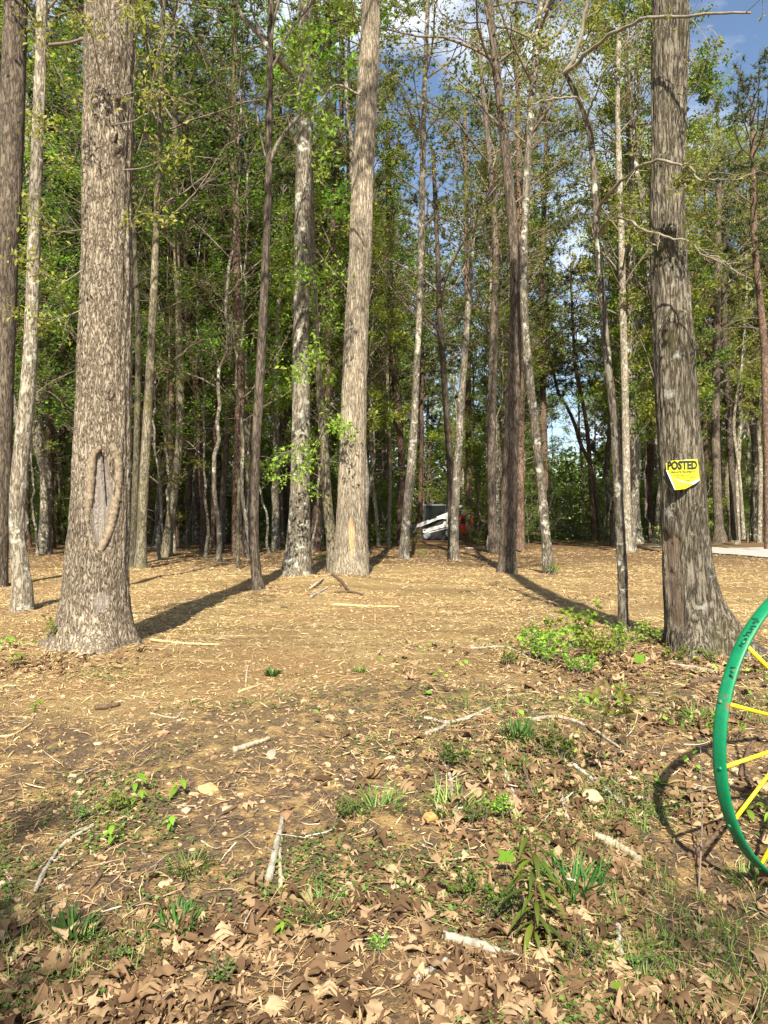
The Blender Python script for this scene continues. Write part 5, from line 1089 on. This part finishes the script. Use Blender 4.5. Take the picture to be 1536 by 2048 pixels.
# ------------------------------------------------------------------ rocks
def rock(px, py, wpx, hr, col, name, label, seed, flat=.55):
    x, y, z = gpt(px, py + wpx * hr * .3); s = wpx / 2 / F * y; rg = np.random.default_rng(seed)
    V = IV2 * 1.0; pl = norm(rg.normal(size=(9, 3))); 
    for p in pl: dd_ = V @ p; V = V - np.clip(dd_ - .68, 0, 1)[:, None] * p
    V = V * (1 + .05 * fbm(V[:, 0] * 3 + seed, V[:, 1] * 3, V[:, 2] * 3, 3))[:, None] * np.array([1.05, .8, flat]); 
    o = mesh_obj(name, V * s, None, mat_plain('rock_' + str(seed), col, .9, noise=.4, nscale=26, bump=.5, spec=.1), None, False, tris=IT2); o.location = (x, y, z + s * flat * .35); o.rotation_euler = (.25, rg.normal() * .15, rg.uniform(0, 6))
    tag(o, label, 'rock', 'loose rocks on the bank')
RK = [(418, 1574, 44, .8, (.62, .40, .17), 'flat orange rock left of the leaf-filled rut, biggest on the left bank'), (860, 1630, 44, .85, (.58, .33, .12), 'orange-brown rock lying alone in the leaves near the middle'),
      (1185, 1596, 52, .6, (.52, .40, .25), 'tan flat rock beside a grey branch, right of centre'), (543, 1506, 30, .9, (.34, .29, .22), 'pale greyish upright stone just right of the bleached stick'), (452, 1618, 26, .8, (.48, .41, .25), 'cream stone below the flat orange rock'),
      (328, 1765, 26, .95, (.60, .42, .24), 'rounded tan stone above the lower-left grass tuft'), (256, 1674, 24, .75, (.60, .36, .20), 'pinkish stone near the curved grey stick on the left'), (213, 1665, 18, .7, (.70, .48, .18), 'small yellow stone left of the pinkish one'),
      (36, 1812, 24, 1, (.72, .52, .20), 'yellow stone close to the left edge at the bottom'), (1462, 1290, 16, .7, (.5, .42, .3), 'small stone at the foot of the posted oak'), (780, 1514, 22, .8, (.66, .52, .34), 'pale round stone in the gravelly strip left of the forked branch'),
      (696, 1766, 22, .8, (.58, .38, .24), 'reddish tan stone between two grass tufts at the bottom'), (702, 1424, 18, .7, (.64, .5, .34), 'small pale stone on the upper gravelly slope'), (655, 1530, 18, .7, (.55, .36, .2), 'small brown-orange stone right of the upright grey one'), (790, 1770, 20, .9, (.62, .46, .3), 'small tan stone left of the lobed seedling')]
for i, (px, py, w, hr, col, lab) in enumerate(RK): rock(px, py, w, hr, col, 'rock', lab, 60 + i)

# ------------------------------------------------------------------ fallen sticks, branches, logs
def stick(pts, w, mat, label, name='fallen_stick', cat='stick', forks=(), lift=.5, seed=0, k=9, group='sticks lying on the clearing floor'):
    rg = np.random.default_rng(seed); P = np.array([gpt(*p[:2]) for p in pts]); r = w / 2 / F * P[:, 1].mean()
    P[:, 2] += r * .7 + np.array([(p[2] if len(p) > 2 else 0) for p in pts])
    S = smooth_line(P, 26); S += rg.normal(size=S.shape) * r * .10; base = S[0].copy()
    rr = r * (1 + .10 * rg.normal(size=26)) * np.linspace(1, .62, 26); rr[0] *= .75; rr[-1] *= .5
    mb = MB(); mb.tube(S - base, rr, k)
    for (t, dx, dy, dz, L) in forks:
        o_ = S[int(t * 25)] - base; e = o_ + np.array([dx, dy, dz]) * L; mb.tube(smooth_line([o_, (o_ + e) / 2 + rg.normal(size=3) * .01, e], 12), np.linspace(r * .6, r * .25, 12), 6)
    o = mb.build(name, mat, None, True); o.location = base; tag(o, label, cat, group); return o
mpale = mat_plain('bleached_wood', (.38, .315, .22), .85, noise=.35, nscale=40, bump=.5, spec=.1); mgrey = mat_plain('grey_weathered_wood', (.38, .33, .26), .9, noise=.55, nscale=30, bump=.7, spec=.1)
mdark = mat_plain('dark_rotten_wood', (.14, .09, .06), .9, noise=.5, nscale=30, bump=.7, spec=.1); mlich = mat_plain('lichened_stick', (.46, .44, .38), .9, noise=.6, nscale=45, bump=.7, spec=.1, dark=(.13, .11, .09)); myel = mat_plain('fresh_split_wood', (.52, .39, .21), .85, noise=.4, nscale=30, bump=.4, spec=.1)
ST = [([(466, 1507), (500, 1496), (541, 1482)], 13, mpale, 'thick bleached stick lying on the gravelly left slope'), ([(190, 1421), (215, 1418), (240, 1414)], 12, mdark, 'short dark rotten log piece on the left slope'),
      ([(300, 1284), (370, 1290), (440, 1293)], 7, myel, 'long pale split stick beside the foot of the scarred oak'), ([(152, 1316), (175, 1310), (200, 1302)], 6, mpale, 'short pale splinter leaning at the base of the scarred oak'),
      ([(70, 1788), (95, 1740), (130, 1690), (190, 1655)], 10, mgrey, 'curved grey branch among leaves at the lower left'), ([(100, 1680), (160, 1665), (190, 1650)], 5, mpale, 'thin pale stick crossing above the curved grey branch'), ([(165, 1800), (195, 1765), (215, 1735)], 8, mdark, 'dark stick on bare soil at the lower left'),
      ([(537, 1765), (552, 1710), (565, 1640)], 16, mgrey, 'thick weathered stick upright in the rut of leaves, left of a pair'), ([(562, 1778), (560, 1720), (564, 1650)], 9, mpale, 'thinner bleached stick, right of the pair in the leaf rut'),
      ([(420, 1648), (480, 1612), (520, 1596), (570, 1590)], 7, mdark, 'thin dark branch across the leaf-filled rut'), ([(848, 1440), (900, 1448), (950, 1432), (990, 1414)], 8, mgrey, 'forked dark branch lying across the slope right of centre'), ([(850, 1472), (880, 1462), (905, 1448), (940, 1440)], 9, mgrey, 'pale-ended branch just below the forked dark branch'),
      ([(1060, 1442), (1120, 1437), (1180, 1460), (1240, 1500)], 8, mgrey, 'long bent grey branch below the leafy bush'), ([(1145, 1536), (1190, 1570), (1250, 1620)], 11, mlich, 'lichened branch slanting down past the tan flat rock'), ([(1120, 1580), (1126, 1610), (1136, 1642)], 10, mlich, 'short lichened stick left of the tan flat rock'),
      ([(1190, 1680), (1230, 1700), (1282, 1732)], 19, mpale, 'pale rotten log piece right of the tall grass clump'), ([(885, 1880), (950, 1900), (1060, 1932)], 22, mgrey, 'broad weathered log half buried in leaves at the bottom'), ([(822, 1974), (860, 1945), (895, 1925)], 13, mlich, 'lichened stick below the broad weathered log'),
      ([(1236, 1856), (1238, 1885), (1244, 1914)], 13, mlich, 'short upright lichened stick in leaves, lower right'), ([(1010, 1545), (1030, 1600), (1040, 1640)], 8, mlich, 'thin lichened stick in the middle of the bank'), ([(905, 1600), (900, 1560), (885, 1530)], 8, mgrey, 'grey stick standing out of the leaves below the forked branch'),
      ([(1435, 1350), (1380, 1337), (1330, 1330)], 8, mgrey, 'grey stick in front of the foot of the posted oak'), ([(1320, 1285, .02), (1390, 1270, .06), (1440, 1246, .15)], 4, mpale, 'thin bare twig leaning on the root of the posted oak'), ([(1380, 1370), (1450, 1362), (1530, 1360)], 12, mdark, 'dark branch in the shade behind the green wheel'),
      ([(665, 1152), (685, 1170), (700, 1187)], 8, mdark, 'short dark stick propped at the foot of the furrowed tree'), ([(670, 1187), (700, 1186), (727, 1192)], 6, mdark, 'flat dark stick on the mound in front of the furrowed tree'), ([(620, 1180), (645, 1160), (675, 1140)], 5, mpale, 'pale splintered stick leaning on the mound'), ([(622, 1198), (640, 1186), (655, 1178)], 7, mgrey, 'grey stick at the left edge of the mound'),
      ([(666, 1212), (730, 1214), (800, 1216)], 6, myel, 'long pale stick lying across the clearing middle'), ([(563, 1216), (575, 1218)], 6, mdark, 'stub of dark wood on the sunlit chips'), ([(805, 1180), (818, 1174)], 5, mpale, 'short pale stub right of the mound'), ([(492, 1368), (494, 1345), (497, 1332)], 5, mpale, 'small pale splinter standing in the soil left of centre'),
      ([(476, 1388), (500, 1380), (520, 1372)], 7, myel, 'pale curved bark strip beside the small splinter'), ([(0, 1480), (30, 1470), (65, 1450)], 5, myel, 'pale stick at the left edge on the slope'), ([(1066, 1196), (1090, 1215), (1110, 1240)], 3, mpale, 'fine pale twig before the leafy bush'), ([(300, 1428), (350, 1440), (365, 1424)], 4, mpale, 'thin pale twig on the left slope'),
      ([(640, 1500), (690, 1480), (740, 1440)], 4, mdark, 'very thin dark twig curving over the gravelly strip'), ([(690, 1560), (740, 1575), (790, 1580)], 4, mgrey, 'thin straight grey twig right of the leaf rut'), ([(940, 1300), (1010, 1296), (1060, 1320)], 5, mgrey, 'thin arched twig left below the leafy bush'), ([(1010, 2020), (1100, 1990), (1130, 1950)], 5, mdark, 'thin dark twig in the leaves at the bottom'),
      ([(1480, 1560), (1500, 1500), (1530, 1470)], 9, mdark, 'dark stick seen through the spokes of the wheel'), ([(930, 1098), (960, 1100), (985, 1106)], 5, mgrey, 'branch on the ground right of the white broken-top tree'), ([(1375, 1720), (1420, 1690), (1445, 1650)], 12, mdark, 'dark shaded branch near the foot of the green wheel'),
      ([(1397, 1795, 0), (1404, 1700, .12), (1401, 1600, .25)], 3.5, M['twig'], 'dead upright stalk just left of the green wheel')]
for i, (pts, w, mt_, lab) in enumerate(ST):
    stick(pts, w, mt_, lab, seed=i, forks=[(rng.uniform(.3, .7), rng.normal() * .8, rng.normal() * .5, .25, rng.uniform(.05, .15))] if (w < 12 and i % 2 == 0) else ())
# brush pile far back, near the loader and by the gap
def brush(px0, px1, d, h, name, label, seed):
    rg = np.random.default_rng(seed); X0, X1 = (px0 - CX) / F * d, (px1 - CX) / F * d; n = 140
    c = np.stack([rg.uniform(X0, X1, n), d + rg.uniform(-1.2, 1.2, n), float(gbase((X0 + X1) / 2, d)) + rg.random(n)**1.5 * h], -1); dr_ = norm(rg.normal(size=(n, 3)) * np.array([1, .7, .22])); L = rg.uniform(.6, 2.2, n)
    P = grow(c - dr_ * L[:, None] / 2, dr_, L, 6, 0, .12, rg); mb = MB(); v, q = tubes(P, rg.uniform(.01, .035, n)[:, None] * np.linspace(1, .4, 6)[None], 5); mb.add(v, q)
    base = np.array([(X0 + X1) / 2, d, float(gbase((X0 + X1) / 2, d))]); mb.V = [v - base for v in mb.V]; o = mb.build(name, M['twig']); o.location = base; tag(o, label, 'brush pile', 'brush piles at the wood edge')
brush(735, 800, 43.5, .7, 'brush_pile', 'tangle of cut branches in front of the loader bucket', 1); brush(1095, 1165, 48, .9, 'brush_pile', 'heap of cut brush at the end of the sky gap', 2); brush(935, 1000, 49, .8, 'brush_pile', 'low brush pile right behind the loader tail', 3)

# ------------------------------------------------------------------ small plants, each on its own
def plant(px, py, name, label, kind, hpx, seed, mat=None, cat='plant', group=None):
    x, y, z = gpt(px, py); s = hpx / F * y; rg = np.random.default_rng(seed); root = empty(name, (x, y, z - .005)); tag(root, label, cat, group)
    if kind == 'tuft':
        V, Q = blades(80, 0, 0, s * .42, s * .72, 1.6, rg, .0022 * max(1, s / .12) ** .5); mesh_obj('blades', V, Q, M[mat or 'grass'], root, True)
    elif kind == 'broadtuft':
        V, Q = blades(85, 0, 0, s * .42, s * .75, 1.15, rg, .0048); mesh_obj('blades', V, Q, M[mat or 'grassd'], root, True)
    elif kind == 'seedling':              # a thin stem with a whorl of drooping leaves
        st = smooth_line([(0, 0, 0), (rg.normal() * s * .08, rg.normal() * s * .08, s * .5), (rg.normal() * s * .15, rg.normal() * s * .1, s)], 10); mb = MB(); mb.tube(st, np.linspace(.0022, .0012, 10), 6); mb.build('stem', M['twig'], root)
        pts = []; t = leaf_template(3).reshape(57, 3)
        Vs, Qs = [], []; n = 7
        tq = np.array([[i*3+j, i*3+j+1, (i+1)*3+j+1, (i+1)*3+j] for i in range(18) for j in range(2)])
        for q in range(n):
            a = q / n * 6.28 + rg.normal() * .3; L = s * rg.uniform(.45, .7); v = t.copy(); v[:, 2] = -.55 * v[:, 0]**2 + .25 * np.abs(v[:, 1]) + .12; v = v * L * np.array([1, 1.0, 1])
            c, sn = math.cos(a), math.sin(a); o_ = st[-1 - (q % 3) * 2]; Vs.append(np.stack([v[:, 0] * c - v[:, 1] * sn, v[:, 0] * sn + v[:, 1] * c, v[:, 2]], -1) + o_); Qs.append(tq + q * 57)
        mesh_obj('leaves', np.concatenate(Vs), np.concatenate(Qs), M[mat or 'leafBr'], root, True)
    elif kind == 'lance':                 # tall stem with long narrow leaves
        st = smooth_line([(0, 0, 0), (s * .03, 0, s * .5), (-s * .02, s * .03, s)], 16); mb = MB(); mb.tube(st, np.linspace(.004, .0018, 16), 7); mb.build('stem', M['twigred'], root)
        t = leaf_template(3).reshape(57, 3); tq = np.array([[i*3+j, i*3+j+1, (i+1)*3+j+1, (i+1)*3+j] for i in range(18) for j in range(2)]); Vs, Qs = [], []
        for q in range(44):
            h = .12 + .88 * q / 43; a = q * 2.4; L = s * (.32 - .16 * abs(h - .45)) * rg.uniform(.6, 1.1); v = t.copy(); v[:, 2] = (.45 - .2 * (1 - h)) * v[:, 0] - .75 * v[:, 0]**2 + .2 * np.abs(v[:, 1]); v = v * L * np.array([1, .36, 1])
            c, sn = math.cos(a), math.sin(a); o_ = st[int(h * 15)]; Vs.append(np.stack([v[:, 0] * c - v[:, 1] * sn, v[:, 0] * sn + v[:, 1] * c, v[:, 2]], -1) + o_); Qs.append(tq + q * 57)
        mesh_obj('leaves', np.concatenate(Vs), np.concatenate(Qs), M[mat or 'leafB'], root, True)
    elif kind in ('bushy', 'tallstem'):
        nst = 9 if kind == 'bushy' else 2; S0 = grow(rg.normal(size=(nst, 3)) * np.array([s * .25, s * .25, 0]), np.stack([rg.normal(size=nst) * .45, rg.normal(size=nst) * .45, np.ones(nst)], -1), np.full(nst, s) * rg.uniform(.6, 1.1, nst), 6, .2, .12, rg)
        mb = MB(); v, q = tubes(S0, np.full((nst, 6), .003) * np.linspace(1, .4, 6), 5); mb.add(v, q); S1, _ = spawn(S0, np.full(nst, s), 7, .2, 1, (30, 65), .4, 4, .1, .2, rg); v, q = tubes(S1, np.full((len(S1), 4), .0014), 3); mb.add(v, q); mb.build('stems', M['twig'], root)
        c, _ = along(S1, rg.uniform(.3, 1, (len(S1), 5 if kind == 'bushy' else 3))); c = c.reshape(-1, 3); V, T = leaf_quads(c, s * (.13 if kind == 'bushy' else .08), rg, .6, .7); mesh_obj('leaves', V, None, M[mat or 'leafA'], root, False, tris=T)
    return root
def lobed(px, py, hpx, lpx, label, seed, mat):
    """young tulip-tree seedling: stem and one broad four-lobed leaf"""
    x, y, z = gpt(px, py + hpx); s = hpx / F * y; L = lpx / F * y; root = empty('tulip_seedling', (x, y, z)); tag(root, label, 'seedling')
    mb = MB(); mb.tube(smooth_line([(.01, 0, 0), (.005, .005, s * .5), (0, 0, s)], 10), np.linspace(.0022, .0014, 10), 6); mb.build('stem', M['twig'], root)
    out = [(0, -.5), (.18, -.42), (.48, -.34), (.40, -.05), (.34, .06), (.50, .22), (.36, .34), (.16, .28), (0, .20), (-.16, .30), (-.36, .36), (-.5, .24), (-.34, .06), (-.40, -.05), (-.48, -.32), (-.18, -.42)]
    b = MB(); V = [(0, 0, .0)] + [(a * L * .9, -.25 * c * L, s + c * L * .9 + .02 * L) for a, c in out]; V[0] = (0, 0.0 - .0, s + .02 * L); V = np.array(V); V[1:, 1] -= .25 * np.abs(V[1:, 0]); n = len(out)
    b.add(V + np.array([0, -.004, 0]), None, [[0, 1 + i, 1 + (i + 1) % n] for i in range(n)]); b.build('leaf', M[mat], root, False)
lobed(1012, 1712, 60, 40, 'seedling with a single bright lobed leaf standing in the leaf litter', 1, 'leafBr'); lobed(1278, 1316, 30, 28, 'lobed bright seedling leaf in front of the posted oak bush', 2, 'leafBr'); lobed(1232, 1968, 50, 26, 'small lobed seedling leaf near the bottom edge on the right', 3, 'leafBr')
PL = [(1032, 1478, 'grass_tuft', 'dark green spiky grass tuft on the pale slope right of centre', 'broadtuft', 62, 'grassd'), (1150, 1790, 'grass_tuft', 'broad-bladed lush grass clump right of the tall lance-leaved plant', 'broadtuft', 110, 'grassd'), (375, 1740, 'grass_tuft', 'drooping half-dry grass tuft on the lower left bank', 'tuft', 80, 'grass'),
      (632, 1830, 'grass_tuft', 'fine green grass tuft at the bottom middle', 'tuft', 85, 'grass'), (360, 1860, 'grass_tuft', 'wide weedy grass clump below the drooping tuft', 'broadtuft', 70, 'grassd'), (755, 1620, 'grass_tuft', 'slender upright grass sprig right of the leaf rut', 'tuft', 90, 'grass'), (150, 1880, 'grass_tuft', 'dark weedy clump at the lower left', 'broadtuft', 75, 'grassd'), (545, 1352, 'grass_tuft', 'small flattened green weed on the sunlit clearing edge', 'broadtuft', 26, 'grassd'), (1395, 1440, 'grass_tuft', 'thin grass tuft between the oak and the wheel', 'tuft', 55, 'grass'), (1500, 1770, 'grass_tuft', 'grass tuft under the wheel', 'tuft', 70, 'grass'), (720, 1345, 'grass_tuft', 'tiny upright grass sprout on the clearing edge', 'tuft', 24, 'grass'), (900, 1620, 'grass_tuft', 'wispy pale grass right of the orange-brown rock', 'tuft', 90, 'grass'),
      (1065, 1890, 'lance_leaf_plant', 'tall dark plant with long narrow leaves at the lower right', 'lance', 230, 'leafB'), (278, 1590, 'seedling', 'bright drooping seedling left of the flat orange rock', 'seedling', 38, 'leafBr'), (270, 1612, 'seedling', 'yellow-green drooping seedling just below the bright one', 'seedling', 30, 'leafBr'), (360, 1600, 'seedling', 'yellow-green drooping seedling nearest the flat orange rock', 'seedling', 36, 'leafBr'),
      (340, 1665, 'seedling', 'upright pointed green leaf shoot below the cream stone', 'seedling', 30, 'leafBr'), (564, 1880, 'seedling', 'lone bright seedling at the bottom left of centre', 'seedling', 34, 'leafBr'), (70, 1425, 'seedling', 'small bright seedling on the left slope', 'seedling', 24, 'leafBr'), (230, 1690, 'seedling', 'spreading green seedling on bare soil at lower left', 'seedling', 40, 'leafBr'), (10, 1300, 'seedling', 'bright seedling at the left edge behind the slope', 'seedling', 26, 'leafBr'), (30, 1335, 'seedling', 'bright seedling at the left edge, lower of two', 'seedling', 26, 'leafBr'), (1545, 1660, 'seedling', 'bright leafy seedling under the rim of the wheel', 'seedling', 40, 'leafBr'), (1500, 1640, 'seedling', 'light green seedling behind the lower rim of the wheel', 'seedling', 36, 'leafBr'),
      (1060, 1600, 'weed', 'upright weed with a reddish stem between forked branch and lance-leaved plant', 'tallstem', 90, 'leafB'), (1002, 1640, 'weed', 'dense leafy weed in the middle of the bank', 'bushy', 55, 'leafBr'), (905, 1536, 'weed', 'small leafy weed left of the dark spiky tuft', 'bushy', 55, 'leafB'), (1110, 1520, 'weed', 'leafy weed right of the dark spiky tuft', 'bushy', 60, 'leafB'), (1440, 1480, 'weed', 'leafy weed beside the left rim of the wheel', 'bushy', 50, 'leafBr'),
      (700, 1640, 'weed', 'green weed near the middle right of the leaf rut', 'bushy', 45, 'leafB'), (950, 1650, 'weed', 'low weed left of the lobed seedling', 'bushy', 42, 'leafB'), (930, 1800, 'weed', 'shaded weed left of the lance-leaved plant', 'bushy', 60, 'leafB'), (1000, 1850, 'weed', 'bushy weed at the foot of the lance-leaved plant', 'bushy', 75, 'leafB'), (1270, 1640, 'weed', 'tall thin weed on the right bank', 'tallstem', 150, 'leafB'), (1275, 1540, 'weed', 'very tall thin stem with a few leaves right of the tan flat rock', 'tallstem', 260, 'bud'), (1160, 1930, 'weed', 'weed low among leaves at the lower right', 'bushy', 55, 'leafB'), (1290, 1950, 'weed', 'broad-leaved weed near the bottom right', 'bushy', 50, 'leafB'),
      (760, 1905, 'weed', 'bright green weed at the bottom middle', 'bushy', 40, 'leafBr'), (450, 1960, 'weed', 'low weed at the bottom left of centre', 'bushy', 50, 'clover'), (250, 1930, 'weed', 'small weed in the fallen leaves, bottom left', 'bushy', 46, 'clover'), (150, 1640, 'weed', 'mat of small green leaves on the left bank', 'bushy', 46, 'clover'), (230, 1625, 'weed', 'brighter mat of small leaves left of the orange rock', 'bushy', 48, 'leafBr')]
for i, (px, py, nm, lab, kd, h, mt_) in enumerate(PL): plant(px, py, nm, lab, kd, h, 900 + i, mt_, cat={'grass_tuft': 'grass', 'weed': 'weed', 'seedling': 'seedling', 'lance_leaf_plant': 'plant'}[nm])
# the light green bushes round the foot of the forked tree
BU = [(1100, 1330, 95, 'bright leafy bush left of the foot of the forked tree, lowest of the clump'), (1060, 1300, 70, 'small bush at the left end of the leafy clump'), (1150, 1300, 110, 'tallest bush of the leafy clump beside the forked tree'), (1190, 1320, 90, 'bush of the leafy clump directly in front of the forked tree'), (1240, 1305, 70, 'darker bush right behind the foot of the forked tree'), (1300, 1290, 60, 'low bush between forked tree and posted oak'), (1150, 1350, 60, 'short bright bush in front of the leafy clump'), (1420, 1330, 40, 'low shaded bush at the root of the posted oak'), (1010, 1330, 40, 'sparse sprig left of the leafy clump'), (1350, 1320, 45, 'low leafy sprig before the posted oak')]
for i, (px, py, h, lab) in enumerate(BU): plant(px, py, 'leafy_bush', lab, 'bushy', h * .8, 950 + i, ['leafBr', 'leafA'][i % 2], 'bush', 'leafy bushes by the forked tree')
# sprouts at tree feet
for i, (px, py, h, lab) in enumerate([(1100, 1150, 22, 'small sprout at the foot of the leaning grey tree'), (130, 1290, 60, 'thin weedy sprout left of the scarred oak'), (845, 1112, 12, 'green sprig on the chips right of the pale leaning tree'), (640, 1122, 16, 'weed sprig between the streaked trunk and the mossy trunk')]): plant(px, py, 'sprout', lab, 'bushy', h, 990 + i, 'leafA', 'sprout')
# the stub of the cut sapling
x, y, z = gpt(477, 1138); r = 5.5 / 2 / F * y * 1.2; mb = MB(); H_ = (1138 - 940) / F * y
mb.tube(smooth_line([(0, 0, -.1), (-.02, 0, H_ * .4), (.01, 0, H_ * .8), (0, 0, H_)], 16), r * np.linspace(1.2, .9, 16), 10); o = mb.build('cut_sapling', M['mossy']); o.location = (x, y, z); tag(o, 'thin cut-off sapling stub standing alone left of the slim curved tree', 'stump')
print('objects', len(bpy.data.objects), 'tris', sum(len(m.polygons) for m in bpy.data.meshes))
